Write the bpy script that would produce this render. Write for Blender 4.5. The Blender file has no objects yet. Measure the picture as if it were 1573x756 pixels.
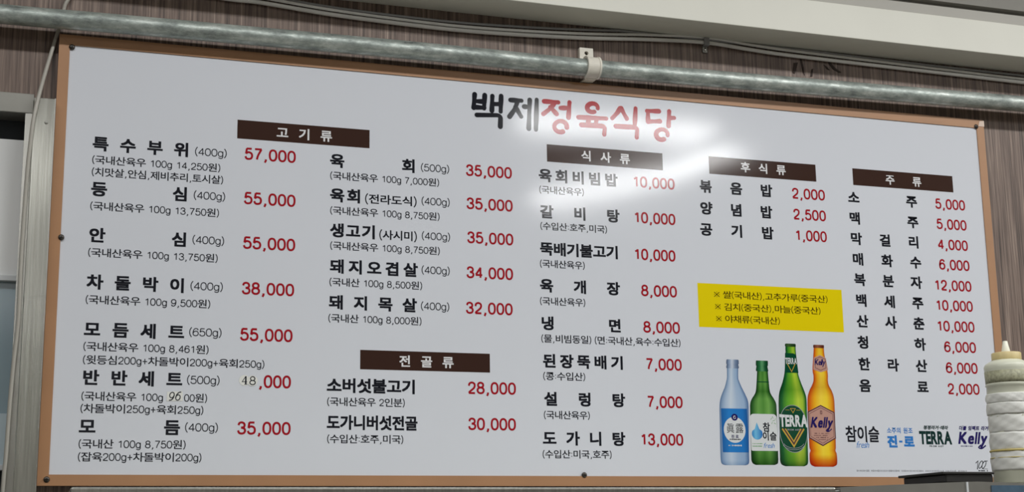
# -*- coding: utf-8 -*-
import bpy, bmesh, math, random
from mathutils import Matrix, Vector

scene = bpy.context.scene
COL = scene.collection
random.seed(7)

# ------------------------------------------------------------------ camera
SHEET_W, SHEET_H, SHEET_Z = 1.9, 0.755, 1.8041       # menu sheet, metres; its foot height above the floor
cam_data = bpy.data.cameras.new('camera')
cam_data.sensor_width = 36.0
cam_data.lens = 2262.56 / 1573 * 36.0
cam_data.clip_start = 0.02
cam = bpy.data.objects.new('camera', cam_data)
COL.objects.link(cam)
cam.matrix_world = Matrix(((0.946966, -0.052221, -0.317061, -0.06737),
                           (-0.320985, -0.199616, -0.925809, -2.60263),
                           (-0.014943, 0.978482, -0.205792, 1.66),
                           (0, 0, 0, 1)))
scene.camera = cam

# ------------------------------------------------------------------ world, lamps, exposure
world = bpy.data.worlds.new('world')
scene.world = world
world.use_nodes = True
world.node_tree.nodes['Background'].inputs[0].default_value = (1, 1, 1, 1)
world.node_tree.nodes['Background'].inputs[1].default_value = 0.0
DROP_Z, CEILING_Z = 2.7775, 3.50
# ceiling lamps of the room and one added fill lamp: x, y, length, width, turn (degrees), radiance
LAMPS = [
    (2.34, -3.02, 0.88, 0.28, 2, 33.0),
    (2.76, -3.79, 1.30, 0.28, 64, 35.0),
    (-0.55, -1.40, 1.20, 0.16, 0, 50.0),
    (0.95, -1.40, 1.20, 0.16, 0, 54.0),
    (2.45, -1.40, 1.20, 0.16, 0, 64.0),
    (3.95, -1.40, 1.20, 0.16, 0, 76.0),
    (5.05, -3.00, 1.20, 0.45, 90, 34.0),  # added fill lamp, unseen, kept clear of the sheet's mirror view
    (-0.34, -4.30, 0.76, 0.30, 0, 24.0),
    (-0.45, -8.10, 0.90, 0.45, 0, 24.0),
]
for i, (lx, ly, ll, lw, turn, rad) in enumerate(LAMPS):
    ld = bpy.data.lights.new('ceiling_or_fill_light', 'AREA')
    ld.shape = 'RECTANGLE'
    ld.size, ld.size_y = ll, lw
    ld.energy = rad * ll * lw * math.pi
    ld.color = (1.0, 1.0, 0.99)
    lo = bpy.data.objects.new('ceiling_or_fill_light', ld)
    COL.objects.link(lo)
    lo.location = (lx, ly, CEILING_Z - 0.045)
    lo.rotation_euler = (0, 0, math.radians(turn))
scene.view_settings.view_transform = 'Standard'
scene.view_settings.look = 'None'
scene.view_settings.gamma = 1.0
scene.view_settings.use_curve_mapping = False
scene.view_settings.exposure = -0.95

# ------------------------------------------------------------------ materials
def lin(c):
    return tuple((v / 255 / 12.92) if v / 255 <= 0.04045 else ((v / 255 + 0.055) / 1.055) ** 2.4 for v in c) + (1.0,)

def new_mat(name):
    m = bpy.data.materials.new(name)
    m.use_nodes = True
    nt = m.node_tree
    return m, nt, nt.nodes['Principled BSDF']

def node(nt, kind, **kw):
    n = nt.nodes.new(kind)
    for k, v in kw.items():
        setattr(n, k, v)
    return n

def ramp(nt, stops, interp='LINEAR'):
    n = nt.nodes.new('ShaderNodeValToRGB')
    n.color_ramp.interpolation = interp
    els = n.color_ramp.elements
    while len(els) < len(stops):
        els.new(0.5)
    for e, (p, c) in zip(els, stops):
        e.position = p
        e.color = c
    return n

# gentle waves of the stretched vinyl, shared by the sheet and everything printed on it
wave = bpy.data.node_groups.new('vinyl_waves', 'ShaderNodeTree')
wave.interface.new_socket('Normal', in_out='OUTPUT', socket_type='NodeSocketVector')
_go = wave.nodes.new('NodeGroupOutput')
_geo = wave.nodes.new('ShaderNodeNewGeometry')
_nz = node(wave, 'ShaderNodeTexNoise')
_nz.inputs['Scale'].default_value = 3.2
_nz.inputs['Detail'].default_value = 1.0
_bp = node(wave, 'ShaderNodeBump')
_bp.inputs['Strength'].default_value = 1.0
_bp.inputs['Distance'].default_value = 0.0015
wave.links.new(_geo.outputs['Position'], _nz.inputs['Vector'])
wave.links.new(_nz.outputs[0], _bp.inputs['Height'])
wave.links.new(_bp.outputs[0], _go.inputs[0])
VINYL_ROUGH = 0.088

def vinyl(name, rgb, rough=None):
    m, nt, b = new_mat(name)
    b.inputs['Base Color'].default_value = lin(rgb)
    b.inputs['Roughness'].default_value = VINYL_ROUGH if rough is None else rough
    b.inputs['Specular IOR Level'].default_value = 0.5
    g = nt.nodes.new('ShaderNodeGroup')
    g.node_tree = wave
    nt.links.new(g.outputs[0], b.inputs['Normal'])
    return m

def plain(name, rgb, rough=0.5, metal=0.0, grain=0.0, scale=40, bump=0.0, spec=0.5):
    m, nt, b = new_mat(name)
    b.inputs['Roughness'].default_value = rough
    b.inputs['Metallic'].default_value = metal
    b.inputs['Specular IOR Level'].default_value = spec
    c = lin(rgb)
    tc = node(nt, 'ShaderNodeTexCoord')
    nz = node(nt, 'ShaderNodeTexNoise')
    nz.inputs['Scale'].default_value = scale
    nz.inputs['Detail'].default_value = 4
    nt.links.new(tc.outputs['Object'], nz.inputs['Vector'])
    k = max(grain, 0.01)
    rp = ramp(nt, [(0.3, tuple(v * (1 - k) for v in c[:3]) + (1,)), (0.7, tuple(min(1, v * (1 + k)) for v in c[:3]) + (1,))])
    nt.links.new(nz.outputs[0], rp.inputs[0])
    nt.links.new(rp.outputs[0], b.inputs['Base Color'])
    if bump:
        bp = node(nt, 'ShaderNodeBump')
        bp.inputs['Distance'].default_value = bump
        nt.links.new(nz.outputs[0], bp.inputs['Height'])
        nt.links.new(bp.outputs[0], b.inputs['Normal'])
    return m

def streaked(name, stops, sx, sz, rough, metal=0.0, bump=0.0, sx2=None):
    """fine streaks running along Z (wood laminate) or along X (brushed steel)"""
    m, nt, b = new_mat(name)
    b.inputs['Roughness'].default_value = rough
    b.inputs['Metallic'].default_value = metal
    geo = node(nt, 'ShaderNodeNewGeometry')
    mp = node(nt, 'ShaderNodeMapping')
    mp.inputs['Scale'].default_value = (sx, sx, sz)
    nz = node(nt, 'ShaderNodeTexNoise')
    nz.inputs['Scale'].default_value = 1.0
    nz.inputs['Detail'].default_value = 3
    nz.inputs['Roughness'].default_value = 0.65
    nt.links.new(geo.outputs['Position'], mp.inputs[0])
    nt.links.new(mp.outputs[0], nz.inputs['Vector'])
    rp = ramp(nt, [(p, lin(c)) for p, c in stops])
    nt.links.new(nz.outputs[0], rp.inputs[0])
    nt.links.new(rp.outputs[0], b.inputs['Base Color'])
    if bump:
        bp = node(nt, 'ShaderNodeBump')
        bp.inputs['Distance'].default_value = bump
        nt.links.new(nz.outputs[0], bp.inputs['Height'])
        nt.links.new(bp.outputs[0], b.inputs['Normal'])
    return m

def printed(name, across, down=None, rough=None):
    """printed picture: colour by the artwork's own u (across) times v (upwards)"""
    m, nt, b = new_mat(name)
    b.inputs['Roughness'].default_value = VINYL_ROUGH if rough is None else rough
    uv = node(nt, 'ShaderNodeUVMap')
    sp = node(nt, 'ShaderNodeSeparateXYZ')
    nt.links.new(uv.outputs[0], sp.inputs[0])
    ra = ramp(nt, [(p, lin(c)) for p, c in across])
    nt.links.new(sp.outputs[0], ra.inputs[0])
    out = ra.outputs[0]
    if down:
        rd = ramp(nt, [(p, tuple(v / 255 for v in c) + (1,)) for p, c in down])
        nt.links.new(sp.outputs[1], rd.inputs[0])
        mx = node(nt, 'ShaderNodeMix', data_type='RGBA', blend_type='MULTIPLY')
        mx.inputs[0].default_value = 1.0
        nt.links.new(out, mx.inputs[6])
        nt.links.new(rd.outputs[0], mx.inputs[7])
        out = mx.outputs[2]
    nt.links.new(out, b.inputs['Base Color'])
    g = nt.nodes.new('ShaderNodeGroup')
    g.node_tree = wave
    nt.links.new(g.outputs[0], b.inputs['Normal'])
    return m

M = {}
M['wood'] = streaked('wood_laminate', [(0.28, (62, 52, 47)), (0.45, (110, 93, 84)), (0.6, (134, 116, 105)), (0.75, (172, 154, 141))], 230, 5, 0.5, bump=0.0006)
M['sheet'] = vinyl('white_vinyl', (222, 226, 234))
M['ink'] = vinyl('black_ink', (30, 32, 40))
M['note_ink'] = vinyl('grey_black_ink', (36, 38, 46))
M['red'] = vinyl('red_ink', (166, 24, 38))
M['title_red'] = vinyl('title_red_ink', (170, 16, 36))
M['brown'] = vinyl('brown_bar_ink', (62, 42, 36))
M['white_ink'] = vinyl('white_ink', (232, 232, 234))
M['yellow'] = vinyl('yellow_ink', (236, 214, 12))
M['notice_ink'] = vinyl('brown_notice_ink', (64, 50, 10))
M['blue_ink'] = vinyl('blue_ink', (52, 128, 205))
M['navy'] = vinyl('navy_ink', (38, 30, 98))
M['pine'] = vinyl('pine_ink', (18, 52, 50))
M['pale_grey_ink'] = vinyl('pale_grey_ink', (165, 168, 175))
M['gold'] = vinyl('gold_ink', (205, 170, 70))
M['label_green'] = vinyl('label_green', (8, 72, 48))
M['leaf'] = vinyl('leaf_green', (98, 168, 92))
M['label_white'] = vinyl('label_white', (222, 226, 228))
M['sticker'] = vinyl('sticker_paper', (232, 233, 228), 0.5)
M['copper'] = vinyl('copper_label', (196, 152, 138))
M['copper_dark'] = vinyl('copper_dark', (92, 58, 66))
M['drop'] = printed('drop_blue', [(0, (40, 130, 200)), (0.35, (120, 195, 235)), (1, (30, 110, 190))])
M['label_blue'] = printed('label_blue', [(0, (38, 100, 170)), (0.3, (46, 132, 208)), (0.8, (40, 122, 200)), (1, (34, 92, 160))])
M['clear'] = printed('clear_bottle', [(0, (88, 120, 160)), (0.07, (140, 165, 195)), (0.2, (180, 200, 222)), (0.38, (212, 224, 236)), (0.6, (176, 198, 222)), (0.85, (160, 186, 215)), (0.95, (112, 142, 180)), (1, (86, 116, 160))],
                     [(0, (150, 175, 205)), (0.05, (215, 225, 240)), (0.5, (250, 250, 255)), (1, (225, 232, 242))])
M['clear_cap'] = printed('silver_blue_cap', [(0, (70, 90, 120)), (0.25, (150, 170, 200)), (0.45, (205, 215, 230)), (0.7, (125, 145, 175)), (1, (80, 98, 130))])
M['green'] = printed('green_bottle', [(0, (18, 50, 26)), (0.1, (52, 104, 48)), (0.3, (112, 168, 84)), (0.5, (88, 148, 66)), (0.7, (120, 176, 88)), (0.88, (60, 118, 50)), (1, (16, 52, 26))],
                     [(0, (40, 70, 40)), (0.08, (120, 150, 110)), (0.2, (235, 245, 225)), (0.7, (250, 250, 240)), (0.78, (90, 130, 90)), (0.86, (190, 210, 180)), (1, (150, 190, 150))])
M['green_cap'] = printed('green_cap', [(0, (14, 56, 32)), (0.3, (40, 110, 66)), (0.5, (96, 160, 110)), (0.75, (26, 88, 52)), (1, (12, 50, 30))])
M['beer'] = printed('beer_bottle', [(0, (14, 62, 36)), (0.12, (22, 104, 52)), (0.3, (96, 168, 52)), (0.5, (132, 190, 54)), (0.7, (200, 222, 74)), (0.86, (168, 202, 64)), (0.95, (50, 118, 48)), (1, (20, 80, 42))],
                    [(0, (30, 60, 50)), (0.05, (120, 150, 120)), (0.16, (250, 250, 230)), (0.55, (235, 245, 215)), (0.63, (130, 165, 130)), (0.76, (215, 235, 190)), (0.92, (150, 195, 150)), (1, (160, 200, 150))])
M['beer_cap'] = printed('beer_cap', [(0, (26, 58, 30)), (0.3, (64, 96, 48)), (0.6, (40, 72, 36)), (1, (24, 52, 28))])
M['amber'] = printed('amber_bottle', [(0, (186, 62, 28)), (0.1, (222, 112, 30)), (0.28, (246, 188, 44)), (0.5, (253, 226, 84)), (0.72, (252, 222, 64)), (0.9, (234, 156, 34)), (1, (180, 70, 34))],
                     [(0, (150, 20, 30)), (0.05, (205, 90, 50)), (0.1, (250, 235, 150)), (0.3, (255, 250, 190)), (0.58, (255, 245, 200)), (0.66, (205, 165, 120)), (0.78, (250, 230, 180)), (1, (225, 185, 120))])
M['amber_cap'] = printed('amber_cap', [(0, (86, 34, 24)), (0.4, (150, 92, 70)), (0.7, (110, 56, 40)), (1, (80, 34, 26))])
M['tan'] = plain('tan_border_film', (176, 132, 96), 0.35, grain=0.06, scale=9)
M['glare_tan'] = plain('corner_glare_film', (222, 200, 184), 0.3, grain=0.04)  # border film paled by glare put into the colour
M['mdf'] = plain('backing_board', (120, 86, 60), 0.7, grain=0.1)
M['screw'] = plain('dark_screw_metal', (78, 74, 70), 0.35, 0.9, grain=0.1)
M['screw_slot'] = plain('screw_recess', (24, 23, 22), 0.6)
M['steel'] = streaked('brushed_steel', [(0.3, (176, 176, 168)), (0.7, (206, 206, 198))], 240, 6, 0.20, 0.85, bump=0.00004)
M['steel_dark'] = plain('dull_steel', (148, 147, 141), 0.40, 0.7, grain=0.08, scale=20)
M['steel_edge'] = plain('bright_steel_edge', (205, 204, 198), 0.25, 1.0, grain=0.03)
M['blue_film'] = plain('blue_film_steel', (104, 132, 156), 0.35, 0.7, grain=0.2, scale=30)
M['shutter'] = plain('pale_grey_panel', (238, 240, 240), 0.45, grain=0.03, scale=5)
M['dark_gap'] = plain('dark_gap', (48, 54, 60), 0.6, grain=0.05)
M['pane'] = plain('blue_grey_glass', (150, 172, 182), 0.12, grain=0.04, scale=3)
M['pane_light'] = plain('pale_blue_glass', (196, 214, 222), 0.14, grain=0.04, scale=3)
M['white_rail'] = plain('white_rail', (214, 218, 220), 0.4)
M['cable'] = plain('grey_cable_sheath', (236, 235, 232), 0.35, grain=0.04)
M['cable_dark'] = plain('dark_cable_sheath', (150, 150, 152), 0.4, grain=0.04)
M['cable_drop'] = plain('aged_grey_sheath', (176, 173, 164), 0.4, grain=0.04)
M['cream'] = plain('cream_paint', (228, 228, 218), 0.55, grain=0.02, scale=6)
M['ceiling'] = plain('ceiling_paint', (206, 204, 198), 0.7, grain=0.02, scale=6)
M['grey_trim'] = plain('grey_crown_paint', (140, 138, 132), 0.7, grain=0.03, scale=8)
M['strip_paint'] = plain('grey_strip_paint', (182, 180, 173), 0.7, grain=0.02, scale=6)
M['room_wall'] = plain('room_wall_paint', (186, 184, 178), 0.7, grain=0.02, scale=4)
M['floor'] = plain('floor_tile', (128, 122, 114), 0.5, grain=0.1, scale=6)
M['clip'] = plain('ivory_plastic', (226, 222, 210), 0.45, grain=0.06, scale=60)
M['black'] = plain('black_plastic', (30, 29, 28), 0.45, grain=0.1)
M['cap_yellow'] = plain('yellowed_cap_plastic', (214, 196, 142), 0.45, grain=0.07, scale=50)
M['nozzle'] = plain('white_nozzle_plastic', (238, 238, 222), 0.4, grain=0.02)
M['bottle_plastic'] = plain('milky_bottle_plastic', (212, 214, 196), 0.35, grain=0.04, scale=30)
M['sauce'] = plain('speckled_sauce', (158, 158, 132), 0.5, grain=0.3, scale=210)
M['cloth'] = plain('white_wrap', (226, 227, 222), 0.6, grain=0.03, scale=30)
M['rubber'] = plain('tan_rubber_band', (196, 180, 112), 0.55, grain=0.08)
M['crack'] = plain('torn_film_edge', (58, 46, 41), 0.8)
M['lamp'] = plain('lamp_housing_white', (232, 232, 228), 0.5)

# pipe: mottled galvanised zinc
m, nt, b = new_mat('galvanised_zinc')
tc = node(nt, 'ShaderNodeNewGeometry')
n1 = node(nt, 'ShaderNodeTexNoise'); n1.inputs['Scale'].default_value = 55; n1.inputs['Detail'].default_value = 6; n1.inputs['Roughness'].default_value = 0.7
mp = node(nt, 'ShaderNodeMapping'); mp.inputs['Scale'].default_value = (0.45, 1, 1)
nt.links.new(tc.outputs['Position'], mp.inputs[0])
nt.links.new(mp.outputs[0], n1.inputs['Vector'])
rp = ramp(nt, [(0.3, lin((112, 119, 116))), (0.5, lin((164, 173, 168))), (0.7, lin((212, 219, 213)))])
nt.links.new(n1.outputs[0], rp.inputs[0])
nt.links.new(rp.outputs[0], b.inputs['Base Color'])
rr = ramp(nt, [(0.3, (0.55,) * 3 + (1,)), (0.7, (0.34,) * 3 + (1,))])
nt.links.new(n1.outputs[0], rr.inputs[0])
nt.links.new(rr.outputs[0], b.inputs['Roughness'])
b.inputs['Metallic'].default_value = 0.45
bp = node(nt, 'ShaderNodeBump'); bp.inputs['Distance'].default_value = 0.0006
nt.links.new(n1.outputs[0], bp.inputs['Height'])
nt.links.new(bp.outputs[0], b.inputs['Normal'])
M['zinc'] = m

# ------------------------------------------------------------------ object helpers
def link(name, me, mat, parent=None, loc=None):
    o = bpy.data.objects.new(name, me)
    COL.objects.link(o)
    if mat is not None and not me.materials:
        me.materials.append(mat)
    if parent is not None:
        o.parent = parent
    if loc is not None:
        o.location = loc
    return o

def empty(name, loc, label, cat, group=None):
    o = bpy.data.objects.new(name, None)
    COL.objects.link(o)
    o.location = loc
    o.empty_display_size = 0.05
    o['label'], o['category'] = label, cat
    if group:
        o['group'] = group
    return o

def tag(o, label, cat, group=None):
    o['label'], o['category'] = label, cat
    if group:
        o['group'] = group
    return o

def structure(o):
    o['kind'] = 'structure'
    return o

def mesh(name, verts, faces, smooth=False):
    me = bpy.data.meshes.new(name)
    me.from_pydata(verts, [], faces)
    me.update()
    if smooth:
        for p in me.polygons:
            p.use_smooth = True
    return me

def bm_mesh(name, bm, smooth=False):
    me = bpy.data.meshes.new(name)
    bmesh.ops.recalc_face_normals(bm, faces=bm.faces)
    bm.to_mesh(me)
    bm.free()
    if smooth:
        for p in me.polygons:
            p.use_smooth = True
    return me

def box_bm(bm, x0, x1, y0, y1, z0, z1, bevel=0.0):
    r = bmesh.ops.create_cube(bm, size=1.0)
    for v in r['verts']:
        v.co = ((x0 + x1) / 2 + v.co.x * (x1 - x0), (y0 + y1) / 2 + v.co.y * (y1 - y0), (z0 + z1) / 2 + v.co.z * (z1 - z0))
    if bevel:
        es = list({e for v in r['verts'] for e in v.link_edges})
        bmesh.ops.bevel(bm, geom=es, offset=bevel, segments=2, affect='EDGES', profile=0.5)

def box(name, x0, x1, y0, y1, z0, z1, mat, parent=None, bevel=0.0):
    bm = bmesh.new()
    box_bm(bm, x0, x1, y0, y1, z0, z1, bevel)
    return link(name, bm_mesh(name, bm), mat, parent)

def catmull(pts, n=6, closed=False):
    P = [Vector(p) for p in pts]
    out = []
    L = len(P)
    for i in range(L if closed else L - 1):
        p0 = P[(i - 1) % L] if (closed or i > 0) else P[0] * 2 - P[1]
        p1, p2 = P[i], P[(i + 1) % L]
        p3 = P[(i + 2) % L] if (closed or i + 2 < L) else P[-1] * 2 - P[-2]
        for k in range(n):
            t = k / n
            out.append(0.5 * ((2 * p1) + (p2 - p0) * t + (2 * p0 - 5 * p1 + 4 * p2 - p3) * t * t + (3 * p1 - p0 - 3 * p2 + p3) * t ** 3))
    if not closed:
        out.append(P[-1])
    return out

def tube_mesh(name, pts, radius, sides=12):
    """round tube along a 3D path"""
    verts, faces = [], []
    up = Vector((0, 0, 1))
    for i, p in enumerate(pts):
        d = (pts[min(i + 1, len(pts) - 1)] - pts[max(i - 1, 0)]).normalized()
        ref = Vector((0, 1, 0)) if abs(d.y) < 0.9 else up
        a = d.cross(ref).normalized()
        c = d.cross(a).normalized()
        for k in range(sides):
            t = 2 * math.pi * k / sides
            verts.append(p + (a * math.cos(t) + c * math.sin(t)) * radius)
    for i in range(len(pts) - 1):
        for k in range(sides):
            a0, a1 = i * sides + k, i * sides + (k + 1) % sides
            faces.append((a0, a1, a1 + sides, a0 + sides))
    faces.append(tuple(range(sides)))
    faces.append(tuple(reversed(range(len(verts) - sides, len(verts)))))
    bm = bmesh.new()
    vs = [bm.verts.new(v) for v in verts]
    for f in faces:
        bm.faces.new([vs[i] for i in f])
    return bm_mesh(name, bm, True)

def lathe_mesh(name, prof, sides=40, wob=None):
    """prof: (radius, z) upwards; closed with end caps; wob(angle, z) adds to the radius"""
    bm = bmesh.new()
    rings = []
    for r, z in prof:
        rings.append([bm.verts.new(((r + (wob(2 * math.pi * k / sides, z) if wob else 0)) * math.cos(2 * math.pi * k / sides),
                                    (r + (wob(2 * math.pi * k / sides, z) if wob else 0)) * math.sin(2 * math.pi * k / sides), z)) for k in range(sides)])
    for a, c in zip(rings, rings[1:]):
        for k in range(sides):
            bm.faces.new((a[k], a[(k + 1) % sides], c[(k + 1) % sides], c[k]))
    bm.faces.new(list(reversed(rings[0])))
    bm.faces.new(rings[-1])
    return bm_mesh(name, bm, True)

# ------------------------------------------------------------------ measured layout of the menu sheet (mm from its lower left corner)
MENU = [
    ('dish_name', '특수부위', 46.4, 214.0, 577.5),
    ('portion_note', '(400g)', 223.2, 281.3, 576.5),
    ('origin_note', '(국내산육우 100g 14,250원)', 46.1, 270.4, 548.4),
    ('origin_note', '(치맛살,안심,제비추리,토시살)', 46.4, 275.9, 526.4),
    ('price', '57,000', 311.8, 407.1, 579.1),
    ('dish_name', '등심', 47.2, 214.1, 495.4),
    ('portion_note', '(400g)', 223.3, 280.4, 495.7),
    ('origin_note', '(국내산육우 100g 13,750원)', 46.3, 270.2, 464.9),
    ('price', '55,000', 312.5, 407.8, 496.1),
    ('dish_name', '안심', 47.1, 215.1, 412.6),
    ('portion_note', '(400g)', 223.4, 280.7, 414.2),
    ('origin_note', '(국내산육우 100g 13,750원)', 46.3, 270.0, 382.0),
    ('price', '55,000', 312.6, 408.5, 413.7),
    ('dish_name', '차돌박이', 46.9, 213.9, 329.8),
    ('portion_note', '(400g)', 222.4, 280.5, 330.7),
    ('origin_note', '(국내산육우 100g 9,500원)', 45.8, 259.1, 298.9),
    ('price', '38,000', 312.4, 407.9, 330.6),
    ('dish_name', '모듬세트', 45.9, 214.8, 246.9),
    ('portion_note', '(650g)', 222.6, 280.3, 248.4),
    ('origin_note', '(국내산육우 100g 8,461원)', 45.5, 258.4, 217.6),
    ('origin_note', '(윗등심200g+차돌박이200g+육회250g)', 45.7, 356.8, 194.6),
    ('price', '55,000', 311.2, 406.3, 247.3),
    ('dish_name', '반반세트', 47.0, 214.0, 164.0),
    ('portion_note', '(500g)', 221.4, 279.0, 164.2),
    ('origin_note', '(차돌박이250g+육회250g)', 45.3, 252.3, 111.4),
    ('price', ',000', 345.1, 404.7, 164.2),
    ('dish_name', '모듬', 44.9, 212.7, 80.6),
    ('portion_note', '(400g)', 220.5, 278.3, 81.8),
    ('origin_note', '(국내산 100g 8,750원)', 44.8, 223.8, 51.6),
    ('origin_note', '(잡육200g+차돌박이200g)', 44.7, 251.3, 29.8),
    ('price', '35,000', 310.0, 405.5, 81.8),
    ('dish_name', '육회', 470.3, 634.5, 577.6),
    ('portion_note', '(500g)', 643.7, 700.7, 576.9),
    ('origin_note', '(국내산육우 100g 7,000원)', 470.2, 680.6, 549.0),
    ('price', '35,000', 732.4, 826.5, 578.1),
    ('dish_name', '육회', 471.0, 529.8, 511.9),
    ('serving_style', '(전라도식)', 536.0, 636.8, 509.2),
    ('portion_note', '(400g)', 644.8, 701.4, 511.8),
    ('origin_note', '(국내산육우 100g 8,750원)', 470.9, 681.2, 482.9),
    ('price', '35,000', 733.1, 827.2, 513.0),
    ('dish_name', '생고기', 471.7, 558.0, 445.5),
    ('serving_style', '(사시미)', 563.5, 637.1, 442.1),
    ('portion_note', '(400g)', 645.1, 701.7, 444.8),
    ('origin_note', '(국내산육우 100g 8,750원)', 471.6, 681.2, 416.8),
    ('price', '35,000', 733.8, 827.4, 446.8),
    ('dish_name', '돼지오겹살', 472.4, 637.5, 378.0),
    ('portion_note', '(400g)', 644.5, 700.5, 379.6),
    ('origin_note', '(국내산 100g 8,500원)', 470.9, 646.9, 349.0),
    ('price', '34,000', 731.9, 825.8, 379.4),
    ('dish_name', '돼지목살', 471.3, 635.6, 311.4),
    ('portion_note', '(400g)', 643.1, 699.2, 311.4),
    ('origin_note', '(국내산 100g 8,000원)', 469.6, 645.5, 282.2),
    ('price', '32,000', 730.0, 824.0, 311.6),
    ('dish_name', '소버섯불고기', 468.8, 634.1, 160.1),
    ('price', '28,000', 732.5, 828.0, 161.5),
    ('origin_note', '(국내산육우 2인분)', 469.1, 613.7, 130.9),
    ('dish_name', '도가니버섯전골', 469.5, 637.0, 93.7),
    ('price', '30,000', 732.6, 826.9, 94.8),
    ('origin_note', '(수입산:호주,미국)', 469.8, 610.8, 64.5),
    ('dish_name', '육회비빔밥', 880.9, 1046.1, 578.2),
    ('price', '10,000', 1077.5, 1170.8, 579.1),
    ('origin_note', '(국내산육우)', 881.0, 974.8, 549.6),
    ('dish_name', '갈비탕', 882.3, 1047.9, 505.6),
    ('price', '10,000', 1077.3, 1169.4, 506.4),
    ('origin_note', '(수입산:호주,미국)', 881.7, 1021.5, 477.5),
    ('dish_name', '뚝배기불고기', 880.7, 1044.4, 432.3),
    ('price', '10,000', 1075.0, 1166.5, 432.1),
    ('origin_note', '(국내산육우)', 879.4, 972.7, 403.2),
    ('dish_name', '육개장', 879.2, 1044.1, 360.4),
    ('price', '8,000', 1088.6, 1166.7, 360.1),
    ('origin_note', '(국내산육우)', 878.0, 971.9, 330.3),
    ('dish_name', '냉면', 879.8, 1045.2, 287.5),
    ('price', '8,000', 1090.6, 1170.2, 288.1),
    ('origin_note', '(물,비빔동일) (면:국내산,육수:수입산)', 879.2, 1170.2, 258.3),
    ('dish_name', '된장뚝배기', 882.1, 1047.9, 215.5),
    ('price', '7,000', 1093.2, 1171.0, 215.3),
    ('origin_note', '(콩:수입산)', 881.5, 967.9, 186.9),
    ('dish_name', '설렁탕', 883.2, 1047.9, 143.5),
    ('price', '7,000', 1093.2, 1169.8, 142.2),
    ('origin_note', '(국내산육우)', 881.4, 975.3, 113.6),
    ('dish_name', '도가니탕', 879.1, 1045.7, 69.8),
    ('price', '13,000', 1075.9, 1168.0, 70.1),
    ('origin_note', '(수입산:미국,호주)', 877.4, 1017.7, 40.4),
    ('dish_name', '볶음밥', 1225.5, 1389.4, 579.2),
    ('price', '2,000', 1434.5, 1513.0, 578.6),
    ('dish_name', '양념밥', 1224.5, 1386.8, 534.0),
    ('price', '2,500', 1434.8, 1512.4, 534.4),
    ('dish_name', '공기밥', 1222.5, 1387.3, 490.3),
    ('price', '1,000', 1435.6, 1511.6, 490.2),
    ('dish_name', '소주', 1567.3, 1734.9, 578.3),
    ('price', '5,000', 1779.2, 1855.6, 578.3),
    ('dish_name', '맥주', 1566.9, 1734.4, 533.6),
    ('price', '5,000', 1778.6, 1855.3, 534.1),
    ('dish_name', '막걸리', 1566.9, 1733.0, 490.0),
    ('price', '4,000', 1778.0, 1854.5, 489.6),
    ('dish_name', '매화수', 1568.4, 1734.2, 446.6),
    ('price', '6,000', 1777.4, 1854.5, 445.9),
    ('dish_name', '복분자', 1569.4, 1732.1, 403.5),
    ('price', '12,000', 1761.1, 1855.2, 401.1),
    ('dish_name', '백세주', 1569.9, 1732.1, 359.9),
    ('price', '10,000', 1760.6, 1854.6, 358.0),
    ('dish_name', '산사춘', 1569.2, 1731.2, 316.5),
    ('price', '10,000', 1759.5, 1854.7, 313.8),
    ('dish_name', '청하', 1568.0, 1730.3, 272.7),
    ('price', '6,000', 1774.3, 1854.3, 270.1),
    ('dish_name', '한라산', 1566.9, 1729.9, 227.8),
    ('price', '6,000', 1774.6, 1854.2, 226.1),
    ('dish_name', '음료', 1565.7, 1729.4, 183.8),
    ('price', '2,000', 1775.4, 1854.9, 182.1),
    ('origin_note', '(국내산육우 100g', 45.9, 182.9, 132.4),
    ('origin_note', '00원)', 217.7, 258.1, 132.4),
]
HEADINGS = [   # words, bar x0, x1, z0, z1, lettering x0, x1, centre
    ('고기류', 298.5, 544.9, 606.6, 642.0, 370.3, 473.5, 623.5),
    ('전골류', 529.6, 776.8, 190.5, 225.9, 602.6, 706.1, 207.2),
    ('식사류', 898.8, 1145.6, 606.6, 641.7, 970.7, 1074.3, 623.9),
    ('후식류', 1248.4, 1494.1, 606.7, 643.2, 1320.0, 1423.4, 625.7),
    ('주류', 1581.9, 1828.3, 605.6, 641.8, 1661.4, 1748.8, 622.7),
]
NOTICE_PANEL = (1211.4, 1537.7, 292.1, 380.3)
NOTICE = [
    ('※ 쌀(국내산),고추가루(중국산)', 1246.3, 1504.4, 358.8),
    ('※ 김치(중국산),마늘(중국산)', 1247.6, 1486.5, 334.2),
    ('※ 야채류(국내산)', 1248.7, 1392.0, 310.1),
]
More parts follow.
